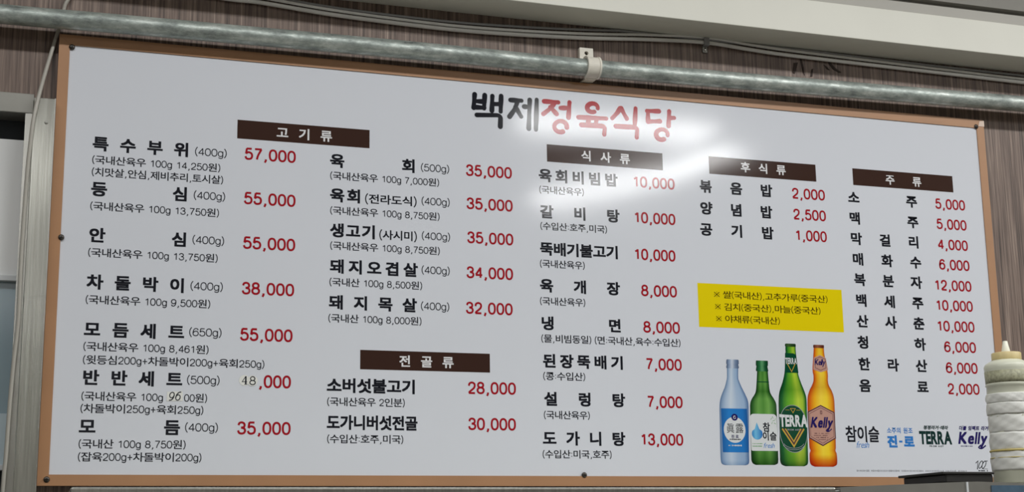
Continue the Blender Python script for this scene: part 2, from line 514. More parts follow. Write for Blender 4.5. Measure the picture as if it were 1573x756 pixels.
TITLE = [
    ('백', [
        [(752.3, 730.4), (750.0, 703.4)],
        [(772.8, 730.5), (771.1, 703.9)],
        [(751.8, 716.9), (771.9, 717.4)],
        [(750.3, 704.8), (771.8, 705.0)],
        [(788.3, 730.2), (786.9, 700.6)],
        [(788.1, 714.1), (805.0, 715.2)],
        [(806.3, 731.8), (804.8, 700.1)],
        [(756.2, 689.3), (804.7, 692.7), (803.7, 669.9)],
    ]),
    ('제', [
        [(825.5, 725.4), (848.1, 726.0)],
        [(839.9, 724.6), (834.8, 708.3), (823.0, 691.6)],
        [(835.5, 711.8), (846.9, 693.6)],
        [(853.4, 714.3), (863.7, 714.5)],
        [(865.3, 728.9), (862.2, 670.6)],
        [(879.8, 730.8), (876.9, 669.8)],
    ]),
    ('정', [
        [(895.3, 728.8), (924.8, 729.3)],
        [(916.4, 727.2), (909.6, 716.4), (893.0, 702.8)],
        [(907.9, 718.0), (920.8, 705.2)],
        [(929.4, 718.1), (944.8, 719.4)],
        [(948.6, 731.4), (945.7, 699.8)],
        [(933.1, 670.0), (929.4, 669.0), (925.5, 668.9), (922.0, 669.7), (919.0, 671.4), (916.8, 673.9), (915.6, 676.8), (915.4, 680.0), (916.4, 683.2), (918.4, 686.2), (921.3, 688.6), (924.7, 690.4), (928.5, 691.2), (932.3, 691.1), (935.8, 690.1), (938.7, 688.3), (940.7, 685.7), (941.7, 682.7), (941.6, 679.4)],
    ]),
    ('육', [
        [(1001.2, 716.3), (998.0, 715.4), (994.7, 715.3), (991.7, 716.0), (989.1, 717.3), (987.2, 719.2), (986.2, 721.6), (986.1, 724.1), (986.9, 726.7), (988.7, 729.1), (991.1, 731.1), (994.1, 732.5), (997.3, 733.2), (1000.6, 733.1), (1003.6, 732.4), (1006.0, 730.9), (1007.8, 728.9), (1008.6, 726.5), (1008.5, 723.9)],
        [(966.8, 702.2), (1026.2, 704.4)],
        [(988.6, 700.9), (986.9, 690.2)],
        [(1004.9, 702.3), (1003.5, 690.9)],
        [(972.7, 687.0), (1022.9, 688.4), (1020.9, 671.1)],
    ]),
    ('식', [
        [(1056.9, 728.3), (1050.5, 718.1), (1039.1, 706.2)],
        [(1059.1, 728.5), (1064.8, 717.6), (1070.6, 708.1)],
        [(1090.5, 731.2), (1087.5, 696.4)],
        [(1046.4, 690.3), (1093.1, 691.3), (1090.9, 670.5)],
    ]),
    ('당', [
        [(1115.3, 727.7), (1141.6, 729.3)],
        [(1117.5, 726.5), (1116.7, 706.4)],
        [(1116.7, 705.7), (1143.0, 708.5)],
        [(1164.4, 731.2), (1161.7, 700.3)],
        [(1163.8, 717.2), (1174.8, 718.1)],
        [(1150.5, 671.4), (1146.9, 670.4), (1143.2, 670.3), (1139.8, 671.2), (1136.9, 672.8), (1134.8, 675.1), (1133.7, 678.0), (1133.6, 681.1), (1134.6, 684.2), (1136.6, 687.0), (1139.4, 689.3), (1142.7, 691.0), (1146.4, 691.8), (1150.1, 691.7), (1153.4, 690.7), (1156.2, 689.0), (1158.1, 686.5), (1159.0, 683.6), (1158.9, 680.5)],
    ]),
]
PROFILES = {
    'clear': [(212.6, 1268.3, 1293.0), (193.9, 1267.4, 1292.0), (186.8, 1265.8, 1293.6), (174.3, 1261.7, 1298.9), (160.0, 1254.6, 1306.2), (147.6, 1250.1, 1311.1), (131.6, 1248.1, 1311.8), (92.6, 1247.0, 1310.1), (43.4, 1245.8, 1307.9), (29.4, 1246.3, 1307.5), (24.1, 1248.8, 1305.2), (22.1, 1254.5, 1299.6)],
    'clearcap': [(229.2, 1269.1, 1293.4), (227.7, 1267.9, 1294.6), (220.8, 1267.1, 1294.6), (219.8, 1268.3, 1293.3), (213.7, 1266.8, 1294.6), (211.8, 1267.5, 1293.7)],
    'green': [(208.2, 1334.7, 1358.5), (186.5, 1332.3, 1359.3), (168.5, 1329.7, 1360.7), (160.6, 1326.1, 1363.9), (152.4, 1320.0, 1369.4), (143.4, 1316.0, 1373.4), (129.1, 1314.8, 1373.7), (93.5, 1313.7, 1373.3), (43.9, 1312.6, 1372.0), (31.5, 1312.7, 1371.6), (25.5, 1315.6, 1369.7), (22.8, 1321.7, 1363.1)],
    'greencap': [(228.8, 1334.6, 1358.1), (227.7, 1333.0, 1359.6), (219.0, 1332.5, 1359.1), (217.9, 1333.6, 1357.9), (208.8, 1331.9, 1359.4), (207.4, 1334.3, 1358.5)],
    'beer': [(261.0, 1401.4, 1424.0), (253.7, 1400.5, 1423.9), (248.2, 1400.6, 1424.0), (231.7, 1398.8, 1425.0), (206.2, 1395.7, 1426.3), (188.0, 1390.5, 1431.4), (169.9, 1382.9, 1438.4), (155.4, 1379.7, 1442.0), (130.2, 1378.2, 1441.6), (87.2, 1377.3, 1440.1), (44.4, 1376.0, 1438.6), (30.2, 1375.9, 1438.1), (23.8, 1378.8, 1435.7), (20.6, 1386.6, 1429.0)],
    'beercap': [(265.0, 1402.4, 1423.0), (263.5, 1400.3, 1424.5), (259.9, 1400.1, 1424.3), (258.8, 1401.3, 1423.8)],
    'amber': [(260.0, 1465.6, 1488.5), (244.6, 1463.7, 1489.1), (222.5, 1460.6, 1492.6), (209.6, 1459.8, 1493.9), (202.4, 1461.0, 1494.2), (191.3, 1460.3, 1493.5), (182.2, 1456.4, 1495.3), (171.2, 1449.9, 1501.2), (156.7, 1444.9, 1505.2), (131.3, 1443.3, 1505.2), (87.9, 1443.0, 1503.8), (59.1, 1442.8, 1502.7), (52.0, 1444.8, 1501.4), (44.9, 1442.3, 1503.8), (30.5, 1441.8, 1504.0), (23.5, 1444.6, 1501.9), (19.9, 1452.5, 1494.2)],
    'ambercap': [(264.5, 1465.9, 1487.9), (263.4, 1464.5, 1489.1), (259.2, 1464.3, 1488.8), (258.1, 1465.4, 1487.9)],
}
BOX = {   # printed artwork: x0, x1, z0, z1
    'clear_label': (1251.2, 1308.0, 46.9, 132.3),
    'clear_oval': (1255.2, 1302.5, 65.2, 116.0),
    'clear_emblem': (1272.9, 1286.7, 108.5, 122.0),
    'clear_hanja': (1261.6, 1297.9, 84.5, 103.3),
    'clear_hangul': (1271.0, 1286.8, 74.3, 81.0),
    'clear_small': (1266.8, 1291.2, 70.8, 73.3),
    'clear_foot': (1263.8, 1292.9, 58.5, 61.7),
    'green_label': (1313.7, 1372.8, 50.2, 122.7),
    'green_drop': (1316.2, 1339.7, 72.0, 105.7),
    'green_name1': (1341.0, 1356.6, 87.8, 106.0),
    'green_name2': (1340.0, 1370.4, 70.5, 87.9),
    'green_mark': (1359.2, 1372.1, 98.7, 117.3),
    'green_fresh': (1341.3, 1365.3, 56.0, 65.9),
    'green_fine': (1316.9, 1338.4, 63.5, 65.0),
    'green_fine2': (1316.6, 1338.1, 58.2, 60.4),
    'green_line': (1332.7, 1359.7, 185.4, 187.2),
    'beer_neck': (1398.1, 1425.5, 206.2, 245.6),
    'beer_neckword': (1398.7, 1424.5, 223.7, 236.1),
    'beer_neckv': (1402.8, 1420.8, 208.4, 224.4),
    'beer_oval': (1377.3, 1440.6, 47.2, 141.8),
    'beer_word': (1378.6, 1441.2, 97.2, 123.0),
    'beer_v': (1383.9, 1432.5, 59.3, 94.3),
    'beer_fine': (1394.9, 1423.7, 90.7, 94.0),
    'beer_tri': (1404.1, 1415.5, 125.9, 134.5),
    'beer_arc': (1382.7, 1433.3, 50.8, 62.2),
    'amber_neck': (1462.6, 1494.1, 208.9, 243.9),
    'amber_neckword': (1465.9, 1489.6, 219.6, 235.4),
    'amber_hex': (1443.0, 1504.0, 60.6, 142.9),
    'amber_word': (1447.7, 1500.8, 90.8, 118.6),
    'amber_fine': (1453.1, 1490.1, 71.7, 87.9),
    'l1': (1526.8, 1604.7, 69.2, 102.1),
    'l1b': (1551.1, 1580.0, 58.0, 71.0),
    'l2': (1623.4, 1683.9, 88.1, 100.2),
    'l2b': (1622.7, 1686.7, 59.3, 84.1),
    'l3': (1710.6, 1769.7, 96.9, 105.3),
    'l3b': (1699.0, 1776.8, 66.5, 93.9),
    'l3c': (1721.8, 1755.9, 61.1, 64.6),
    'l4': (1796.8, 1867.6, 96.2, 105.7),
    'l4b': (1791.5, 1866.3, 60.3, 93.2),
    'l4c': (1797.6, 1827.0, 62.3, 65.1),
    'l5': (1829.7, 1860.3, 16.2, 33.9),
    'l5b': (1836.0, 1859.8, 12.0, 15.0),
    'fine': (1547.2, 1808.7, 9.3, 15.8),
}
ROUND_STICKERS = [('4', 321.6, 165.4), ('8', 335.4, 164.9)]
PATCH = (188.4, 216.2, 126.2, 143.9)
SCREWS = [(3.5, 751.1), (1898.6, 757.8), (-3.2, -8.3), (1.1, 405.4), (959.7, 2.0)]
PIPE_PATH = [(-0.1194, -0.029, 2.5945), (0.1002, -0.029, 2.5971), (0.4533, -0.029, 2.5998), (0.7059, -0.029, 2.601), (1.1139, -0.029, 2.6013), (2.0084, -0.029, 2.6146)]
CABLE_PATH = [(0.2644, 0.009, 2.6809), (0.3368, 0.009, 2.6799), (0.4603, 0.009, 2.6714), (0.5872, 0.009, 2.6672), (0.7177, 0.009, 2.6656), (0.8522, 0.009, 2.6694), (0.9909, 0.009, 2.6768), (1.1341, 0.009, 2.688), (1.2563, 0.009, 2.694), (1.3569, 0.009, 2.6891), (1.4333, 0.009, 2.6859), (1.5899, 0.009, 2.6837), (1.7517, 0.009, 2.6822), (1.9188, 0.009, 2.6806), (2.0443, 0.009, 2.6793)]
DROP_CABLE = [(-0.0064, 0.008, 2.6477), (-0.0133, 0.01, 2.628), (-0.0178, 0.0115, 2.6059), (-0.0223, 0.0105, 2.5818), (-0.0335, 0.0, 2.5309), (-0.0461, -0.02, 2.4659), (-0.0545, -0.032, 2.4122), (-0.0583, -0.034, 2.359), (-0.0604, -0.034, 2.3162), (-0.0622, -0.034, 2.2271), (-0.0628, -0.034, 2.1373), (-0.062, -0.034, 2.0597), (-0.0655, -0.034, 1.9885), (-0.068, -0.034, 1.9182), (-0.0696, -0.034, 1.8329), (-0.0715, -0.034, 1.774)]
HATCH_Z = [2.4622, 2.4267, 2.3879, 2.1449, 2.1347, 1.9082, 1.8215]
LID = [(1.2256, 1.7623), (1.3085, 1.7652), (1.41, 1.7691), (1.4617, 1.7708), (1.501, 1.7719), (1.5404, 1.7709), (1.5976, 1.7693)]


# ------------------------------------------------------------------ the room
WALL_Y = 0.016
RX0, RX1, RY0 = -2.4, 5.4, -9.0
H0, H1 = -1.0, -0.066         # serving hatch beside the board
bm = bmesh.new()
box_bm(bm, H1, RX1, WALL_Y, WALL_Y + 0.12, 0, CEILING_Z)
box_bm(bm, RX0, H0, WALL_Y, WALL_Y + 0.12, 0, CEILING_Z)
box_bm(bm, H0, H1, WALL_Y, WALL_Y + 0.12, HATCH_Z[0] - 0.012, CEILING_Z)
box_bm(bm, H0, H1, WALL_Y, WALL_Y + 0.12, 0, 1.10)
wall = structure(link('wall_back', bm_mesh('wall_back', bm), M['wood']))
structure(box('wall_right', RX1, RX1 + 0.1, RY0 - 0.1, WALL_Y + 0.12, 0, CEILING_Z, M['room_wall']))
structure(box('wall_left', RX0 - 0.1, RX0, RY0 - 0.1, WALL_Y + 0.12, 0, CEILING_Z, M['room_wall']))
structure(box('wall_front', RX0, RX1, RY0 - 0.1, RY0, 0, CEILING_Z, M['room_wall']))
structure(box('floor', RX0 - 0.1, RX1 + 0.1, RY0 - 0.1, WALL_Y + 0.12, -0.1, 0, M['floor']))
ceil = structure(box('ceiling', RX0 - 0.1, RX1 + 0.1, RY0 - 0.1, WALL_Y + 0.12, CEILING_Z, CEILING_Z + 0.1, M['ceiling']))
for (lx, ly, ll, lw, turn, rad) in LAMPS:  # unseen housings, one of them for the added fill lamp
    h = box('lamp_housing', -ll / 2 - 0.02, ll / 2 + 0.02, -lw / 2 - 0.02, lw / 2 + 0.02, -0.043, 0.0, M['lamp'], ceil, 0.006)
    h.location = (lx, ly, CEILING_Z)
    h.rotation_euler = (0, 0, math.radians(turn))
# boxed beam along the top of the wall and the strip next to it on the ceiling
structure(box('trim_1', RX0, RX1, -0.077, WALL_Y, 2.7042, DROP_Z, M['cream'], None, 0.0015))
structure(box('trim_2', RX0, RX1, -0.0750, WALL_Y, DROP_Z, 2.8000, M['strip_paint'], None, 0.001))
structure(box('trim_3', RX0, RX1, -0.0600, WALL_Y, 2.8000, 2.8110, M['grey_trim']))
structure(box('trim_4', RX0, RX1, -0.0750, WALL_Y, 2.8110, CEILING_Z, M['grey_trim'], None, 0.001))
# torn spots of the laminate above the pipe
for pts in ([(1.4815, 2.683), (1.485, 2.683), (1.489, 2.666), (1.4905, 2.646), (1.4865, 2.655)],
            [(1.466, 2.672), (1.476, 2.674), (1.472, 2.662), (1.467, 2.648), (1.462, 2.650)],
            [(1.508, 2.662), (1.512, 2.664), (1.509, 2.646), (1.504, 2.645)],
            [(1.548, 2.682), (1.556, 2.680), (1.566, 2.670), (1.580, 2.662), (1.574, 2.661), (1.560, 2.667)],
            [(1.538, 2.675), (1.545, 2.672), (1.552, 2.664), (1.546, 2.665)]):
    n = len(pts)
    v = [(x, WALL_Y - 0.0012, z) for x, z in pts] + [(x, WALL_Y + 0.001, z) for x, z in pts]
    f = [tuple(range(n))] + [(i, i + n, (i + 1) % n + n, (i + 1) % n) for i in range(n)]
    link('crack', mesh('crack', v, f), M['crack'], wall)

# serving hatch: steel frame, pale shutter, glass
hatch = structure(box('window_1', H0 - 0.03, -0.0556, -0.004, WALL_Y + 0.05, HATCH_Z[1], HATCH_Z[0], M['steel_dark'], None, 0.001))
hatch.name = 'window_1'
box('dark_gap', H0, H1, 0.05, 0.056, HATCH_Z[2] - 0.02, HATCH_Z[1] + 0.005, M['dark_gap'], hatch)
box('shutter_panel', H0, H1, 0.034, 0.05, HATCH_Z[3], HATCH_Z[2], M['shutter'], hatch, 0.001)
box('rail', H0, H1, 0.026, 0.05, HATCH_Z[4], HATCH_Z[3], M['white_rail'], hatch, 0.001)
box('pane', H0, H1, 0.040, 0.046, HATCH_Z[5], HATCH_Z[4], M['pane'], hatch)
box('pane', H0, H1, 0.036, 0.046, HATCH_Z[6], HATCH_Z[5], M['pane_light'], hatch)
box('rail', H0, H1, 0.026, 0.05, HATCH_Z[6] - 0.009, HATCH_Z[6], M['white_rail'], hatch, 0.001)
box('dark_gap', H0, H1, 0.05, 0.056, 1.10, HATCH_Z[6] - 0.009, M['dark_gap'], hatch)
box('sill', H0, H1, -0.02, 0.12, 1.08, 1.10, M['steel'], hatch, 0.001)
post = tag(box('steel_post', -0.0555, -0.0195, -0.020, WALL_Y, 0.0, 2.4520, M['steel'], None, 0.0012),
           'brushed stainless steel post standing along the left edge of the menu board', 'post')
box('flange', -0.0685, -0.0555, -0.004, WALL_Y, 0.0, HATCH_Z[1] - 0.0005, M['steel_edge'], post)
box('edge_strip', -0.0213, -0.0193, -0.0212, -0.0195, 0.0, 2.4520, M['steel_edge'], post)
d = lathe_mesh('dent', [(0.0035, 0.0), (0.0025, 0.0006), (0.0008, 0.0008)], 12)
o = link('dent', d, M['steel_dark'], post, (-0.0335, -0.0199, 2.4075))
o.rotation_euler = (math.radians(90), 0, 0)

# ------------------------------------------------------------------ pipe, cables, clips
pp_ = [Vector((x, -0.0290, z)) for x, y, z in PIPE_PATH]
ext = [Vector((x, -0.0290, 2.5978 + 0.002 * x)) for x in (-2.39, -1.6, -0.9, -0.45)] + pp_ + [Vector((x, -0.0290, 2.616 + 0.010 * (x - 2.0))) for x in (2.5, 3.2, 4.2, 5.39)]
pipe = tag(link('conduit_pipe', tube_mesh('conduit_pipe', catmull(ext, 10), 0.0173, 28), M['zinc']),
           'grey galvanised metal pipe running along the wall above the menu board', 'pipe')
link('slot_mark', mesh('slot_mark', [(0.60, -0.0459, 2.6095), (0.617, -0.0459, 2.6097), (0.617, -0.0456, 2.6107), (0.60, -0.0456, 2.6105)], [(0, 1, 2, 3)]), M['screw_slot'], pipe)

def cable_pts(path, dz=0.0, dy=0.0, amp=0.0, ph=0.0):
    q = [Vector((x, y + dy, z + dz + amp * math.sin(x * 5 + ph))) for x, y, z in path]
    return catmull(q, 8)
left = [(-0.35, 0.009, 2.7036), (0.05, 0.009, 2.695)]
right = [(2.6, 0.009, 2.676), (5.38, 0.009, 2.68)]
full = left + CABLE_PATH + right
tag(link('wall_cable', tube_mesh('wall_cable', cable_pts(full), 0.0041, 10), M['cable']),
    'lowest pale grey cable of the bundle sagging along the wall above the pipe', 'cable', 'cables above the pipe')
tag(link('wall_cable', tube_mesh('wall_cable', cable_pts(full, 0.0096, 0.0004, 0.0012, 1.0), 0.0031, 10), M['cable']),
    'thin pale middle cable of the bundle above the pipe', 'cable', 'cables above the pipe')
tag(link('wall_cable', tube_mesh('wall_cable', [Vector((p.x, p.y, min(p.z, 2.7005))) for p in cable_pts(full, 0.0165, 0.0012, 0.0014, 2.4)], 0.0027, 10), M['cable_dark']),
    'dark uppermost cable of the bundle close under the beam', 'cable', 'cables above the pipe')
dc = [Vector((0.03, 0.0085, 2.7036))] + [Vector(p) for p in DROP_CABLE] + [Vector((-0.073, -0.034, 1.55)), Vector((-0.075, -0.034, 1.2)), Vector((-0.076, -0.034, 0.02))]
dc = [Vector((p.x, min(p.y, 0.0118), p.z)) for p in dc]
tag(link('drop_cable', tube_mesh('drop_cable', catmull(dc, 8), 0.0034, 10), M['cable_drop']),
    'single grey cable hanging down beside the steel post', 'cable')

clip = empty('cable_clip', (1.2577, WALL_Y, 2.683), 'small grey metal clip holding the cable bundle to the wall', 'clip')
bm = bmesh.new()
box_bm(bm, -0.006, 0.006, -0.003, 0.0, -0.010, 0.006, 0.002)
link('plate', bm_mesh('plate', bm), M['steel_dark'], clip)
bm = bmesh.new()
box_bm(bm, -0.006, 0.006, -0.0135, -0.0115, 0.004, 0.0205, 0.0008)
box_bm(bm, -0.006, 0.006, -0.0125, -0.0005, 0.0035, 0.0052, 0.0005)
link('strap', bm_mesh('strap', bm), M['cable_dark'], clip)
o = link('screw', lathe_mesh('screw', [(0.0034, 0), (0.0034, 0.001), (0.0022, 0.0022), (0.0006, 0.0024)], 16), M['steel_edge'], clip, (0, -0.003, -0.0035))
o.rotation_euler = (math.radians(90), 0, 0)

SADDLE_Z = 2.6012
saddle = empty('pipe_saddle', (0.99, WALL_Y, SADDLE_Z), 'ivory plastic saddle clip holding the pipe to the wall', 'clip')
bm = bmesh.new()                                   # upper tab with a screw hole
hx, hz, hr, K = 0.0, 0.0425, 0.0042, 24
loops = []
for k in range(K):
    t = 2 * math.pi * (k + 0.5) / K
    c, sn = math.cos(t), math.sin(t)
    q = min((0.0145 / abs(c)) if abs(c) > 1e-6 else 9, ((0.0535 - hz if sn > 0 else hz - 0.016) / abs(sn)) if abs(sn) > 1e-6 else 9)
    loops.append([bm.verts.new((hx + r * c, y, hz + r * sn)) for r, y in ((hr, -0.010), (q, -0.010), (q, 0.0), (hr, 0.0))])
for k in range(K):
    A, C_ = loops[k], loops[(k + 1) % K]
    for j in range(4):
        bm.faces.new((A[j], A[(j + 1) % 4], C_[(j + 1) % 4], C_[j]))
link('tab', bm_mesh('tab', bm), M['clip'], saddle)
o = link('screw', lathe_mesh('screw', [(0.0039, 0), (0.0039, 0.002), (0.0012, 0.003)], 14), M['screw'], saddle, (0, -0.002, 0.0425))
o.rotation_euler = (math.radians(90), 0, 0)
bm = bmesh.new()                                   # strap bent round the pipe
cy, cz, n = -0.0450, 0.0, 22
for (x0, x1, r0, r1) in ((-0.0160, 0.0085, 0.0176, 0.0210), (-0.0185, -0.0150, 0.0176, 0.0224), (0.0065, 0.0100, 0.0176, 0.0224)):
    ring = []
    for k in range(n + 1):
        a = math.radians(72 + 216 * k / n)
        ring.append([bm.verts.new((x, cy + math.cos(a) * r, cz + math.sin(a) * r)) for x, r in ((x0, r0), (x0, r1), (x1, r1), (x1, r0))])
    for A, C_ in zip(ring, ring[1:]):
        for j in range(4):
            bm.faces.new((A[j], A[(j + 1) % 4], C_[(j + 1) % 4], C_[j]))
    bm.faces.new(ring[0]); bm.faces.new(list(reversed(ring[-1])))
link('strap', bm_mesh('strap', bm), M['clip'], saddle)
box('foot', -0.0145, 0.0085, -0.040, 0.0, -0.0215, -0.0178, M['clip'], saddle, 0.001)
box('arm', -0.0145, 0.0085, -0.040, 0.0, 0.0178, 0.0215, M['clip'], saddle, 0.001)

# ------------------------------------------------------------------ the menu board
board = empty('menu_board', (0, 0, SHEET_Z), 'large white restaurant menu board with tan border, Korean dishes and red prices', 'menu board')
BW = 0.0185
box('backing_panel', -BW, SHEET_W + BW, 0.0004, WALL_Y, -0.0185, SHEET_H + BW, M['mdf'], board)
def prism(name, pts, y0, y1, mat, parent):
    n = len(pts)
    v = [(x, y0, z) for x, z in pts] + [(x, y1, z) for x, z in pts]
    f = [tuple(range(n)), tuple(reversed(range(n, 2 * n)))] + [(i, i + n, (i + 1) % n + n, (i + 1) % n) for i in range(n)]
    return link(name, mesh(name, v, f), mat, parent)
W_, H_, e = SHEET_W, SHEET_H, 0.0003
prism('border_strip', [(-BW, H_ + BW), (0, H_), (W_, H_), (W_ + BW, H_ + BW)], -0.0022, 0.0006, M['tan'], board)
prism('border_strip', [(-BW, -BW), (W_ + BW, -BW), (W_, 0), (0, 0)], -0.0022, 0.0006, M['tan'], board)
prism('border_strip', [(-BW, -BW + e), (0, e), (0, H_ - e), (-BW, H_ + BW - e)], -0.0022, 0.0006, M['tan'], board)
prism('border_strip', [(W_, e), (W_ + BW, -BW + e), (W_ + BW, H_ + BW - e), (W_, H_ - e)], -0.0022, 0.0006, M['tan'], board)
prism('corner_glare', [(W_ + 0.004, H_ + 0.004), (W_ + BW + 0.001, H_ + 0.004), (W_ + BW + 0.001, H_ + BW - 0.001), (W_ + 0.008, H_ + BW - 0.003)], -0.0030, -0.0022, M['glare_tan'], board)  # pale piece painting the glare on the corner film
box('sheet', 0.0, SHEET_W, 0.0, 0.0004, 0.0, SHEET_H, M['sheet'], board)
sc_me = lathe_mesh('screw', [(0.0052, 0.0), (0.0052, 0.0012), (0.0042, 0.0026), (0.0018, 0.0032), (0.0006, 0.0033)], 18)
sl_me = None
for x, z in SCREWS:
    o = link('screw', sc_me, M['screw'], board, (x / 1000, -0.0015, z / 1000))
    o.rotation_euler = (math.radians(90), 0, 0)
    bm = bmesh.new()
    box_bm(bm, -0.0024, 0.0024, -0.0006, 0.0006, 0.0028, 0.0035)
    box_bm(bm, -0.0006, 0.0006, -0.0024, 0.0024, 0.0028, 0.0035)
    link('recess', bm_mesh('recess', bm), M['screw_slot'], o)

# ---- flat printing on the sheet
LAYER = 0.00016
class Flat:
    """collects flat artwork in sheet millimetres and links it as one mesh"""
    def __init__(self):
        self.v, self.f, self.uv, self.d, self.n = [], [], [], [], 0
    def add(self, verts, faces, uv=None, step=None):
        k = len(self.v)
        d = (self.n % 6 if step is None else step) * 0.00002       # pieces that cross lie a hair apart
        self.n += 1
        self.v += [(float(p[0]), float(p[1])) for p in verts]
        self.d += [d] * len(verts)
        self.f += [tuple(i + k for i in q) for q in faces]
        self.uv += uv if uv else [(0.5, 0.5)] * len(verts)
    def poly(self, pts, uv=None):
        self.add(pts, [tuple(range(len(pts)))], uv)
    def stroke(self, pts, w, closed=False, rounded=False, taper=None):
        P = [Vector((p[0], p[1])) for p in pts]
        n = len(P)
        vs, fs = [], []
        for i, p in enumerate(P):
            a = P[(i - 1) % n] if (closed or i > 0) else p
            c = P[(i + 1) % n] if (closed or i < n - 1) else p
            d1 = (p - a).normalized() if (p - a).length > 1e-9 else (c - p).normalized()
            d2 = (c - p).normalized() if (c - p).length > 1e-9 else d1
            t = d1 + d2
            t = t.normalized() if t.length > 1e-6 else d1
            nrm = Vector((-t.y, t.x))
            k = min(1.6, 1.0 / max(0.35, t.dot(d1)))
            h = w / 2 * k * (taper(i / max(1, n - 1)) if taper else 1.0)
            vs += [p + nrm * h, p - nrm * h]
        m_ = n if closed else n - 1
        for i in range(m_):
            j = (i + 1) % n
            fs.append((2 * i + 1, 2 * j + 1, 2 * j, 2 * i))
        if rounded and not closed:
            for p, sg, i in ((P[0], -1, 0), (P[-1], 1, n - 1)):
                L_, R_ = vs[2 * i], vs[2 * i + 1]
                r, c = (L_ - R_) / 2, (L_ + R_) / 2
                out_ = Vector((r.y, -r.x)) * sg
                cap = [c + r * math.cos(t) + out_ * math.sin(t) for t in [math.pi * q / 8 for q in range(1, 8)]]
                k0 = len(vs)
                vs += cap
                lp = [2 * i] + list(range(k0, k0 + 7)) + [2 * i + 1]
                fs.append(tuple(reversed(lp)) if sg > 0 else tuple(lp))
        self.add(vs, fs)
    def build(self, name, mat, parent, layer=1, label=None):
        me = mesh(name, [(x / 1000, -LAYER * layer - d, z / 1000) for (x, z), d in zip(self.v, self.d)], self.f)
        ul = me.uv_layers.new(name='UVMap')
        for lp in me.loops:
            ul.data[lp.index].uv = self.uv[lp.vertex_index]
        o = link(name, me, mat, parent)
        if label:
            o['label'] = label
        if name == 'fine_print':
            o['kind'] = 'stuff'
        return o

# monoline figures and signs, unit box (x right, y up)
def arc(cx, cy, rx, ry, a0, a1, n=14):
    return [(cx + rx * math.cos(math.radians(a0 + (a1 - a0) * i / n)), cy + ry * math.sin(math.radians(a0 + (a1 - a0) * i / n))) for i in range(n + 1)]
def cm(pts, n=5):
    return [(p.x, p.y) for p in catmull([Vector((a, b_, 0)) for a, b_ in pts], n)]
def sup(cx, cy, rx, ry, n=26, e_=2.35):
    o = []
    for i in range(n):
        t = 2 * math.pi * i / n
        c, s = math.cos(t), math.sin(t)
        o.append((cx + rx * math.copysign(abs(c) ** (2 / e_), c), cy + ry * math.copysign(abs(s) ** (2 / e_), s)))
    return o
SIX = [(.95, .78), (.84, .94), (.52, 1), (.2, .88), (.03, .56), (.02, .32), (.13, .09), (.5, 0), (.87, .09), (1, .32), (.88, .54), (.54, .63), (.2, .55), (.03, .36)]
SIGN = {   # width, strokes: (points, closed)
    '0': (.62, [(sup(.5, .5, .5, .5), True)]),
    '1': (.62, [([(.66, 0), (.66, 1)], False), (cm([(.62, .98), (.5, .86), (.18, .77)]), False)]),
    '2': (.62, [(cm([(.04, .68), (.13, .9), (.5, 1), (.87, .91), (.96, .72), (.85, .5), (.5, .3), (.16, .13), (.03, 0)]), False), ([(0, 0), (1, 0)], False)]),
    '3': (.62, [(cm([(.05, .74), (.17, .93), (.5, 1), (.82, .92), (.92, .75), (.8, .58), (.42, .53)]), False), (cm([(.42, .53), (.85, .46), (1, .27), (.86, .07), (.5, 0), (.14, .07), (0, .28)]), False)]),
    '4': (.62, [([(.76, 0), (.76, 1)], False), ([(.78, 1), (0, .3)], False), ([(-.04, .27), (1.06, .27)], False)]),
    '5': (.62, [([(.93, 1), (.18, 1)], False), ([(.2, 1.02), (.08, .5)], False), (cm([(.08, .5), (.28, .62), (.54, .65), (.88, .55), (1, .33), (.88, .09), (.5, 0), (.15, .06), (0, .25)]), False)]),
    '6': (.62, [(cm(SIX), False)]),
    '7': (.62, [([(0, 1), (1.02, 1)], False), (cm([(.98, 1), (.62, .58), (.42, .28), (.33, 0)]), False)]),
    '8': (.62, [(sup(.5, .77, .42, .23, 20, 2.1), True), (sup(.5, .27, .5, .27, 22, 2.1), True)]),
    '9': (.62, [(cm([(1 - a, 1 - b_) for a, b_ in SIX]), False)]),
    ',': (.34, [([(.62, .07), (.60, -.06), (.42, -.16), (.22, -.24)], False), ([(.58, .08), (.58, -.02)], False)]),
    ':': (.26, [([(.5, .12), (.5, .26)], False), ([(.5, .62), (.5, .76)], False)]),
    '(': (.30, [(cm([(1, 1.16), (.35, .86), (.1, .48), (.35, .1), (1, -.2)]), False)]),
    ')': (.30, [(cm([(0, 1.16), (.65, .86), (.9, .48), (.65, .1), (0, -.2)]), False)]),
    'g': (.58, [(sup(.47, .36, .47, .36), True), (cm([(.96, .74), (.96, .3), (.95, -.05), (.8, -.23), (.45, -.28), (.06, -.18)]), False)]),
    '+': (.62, [([(.5, .05), (.5, .85)], False), ([(0, .45), (1, .45)], False)]),
    '-': (.50, [([(.1, .42), (.9, .42)], False)]),
    '※': (.80, [([(0, .08), (1, .92)], False), ([(0, .92), (1, .08)], False), ([(.5, .02), (.5, .14)], False), ([(.5, .86), (.5, .98)], False), ([(-.02, .5), (.1, .5)], False), ([(.9, .5), (1.02, .5)], False)]),
    ' ': (.34, []),
}

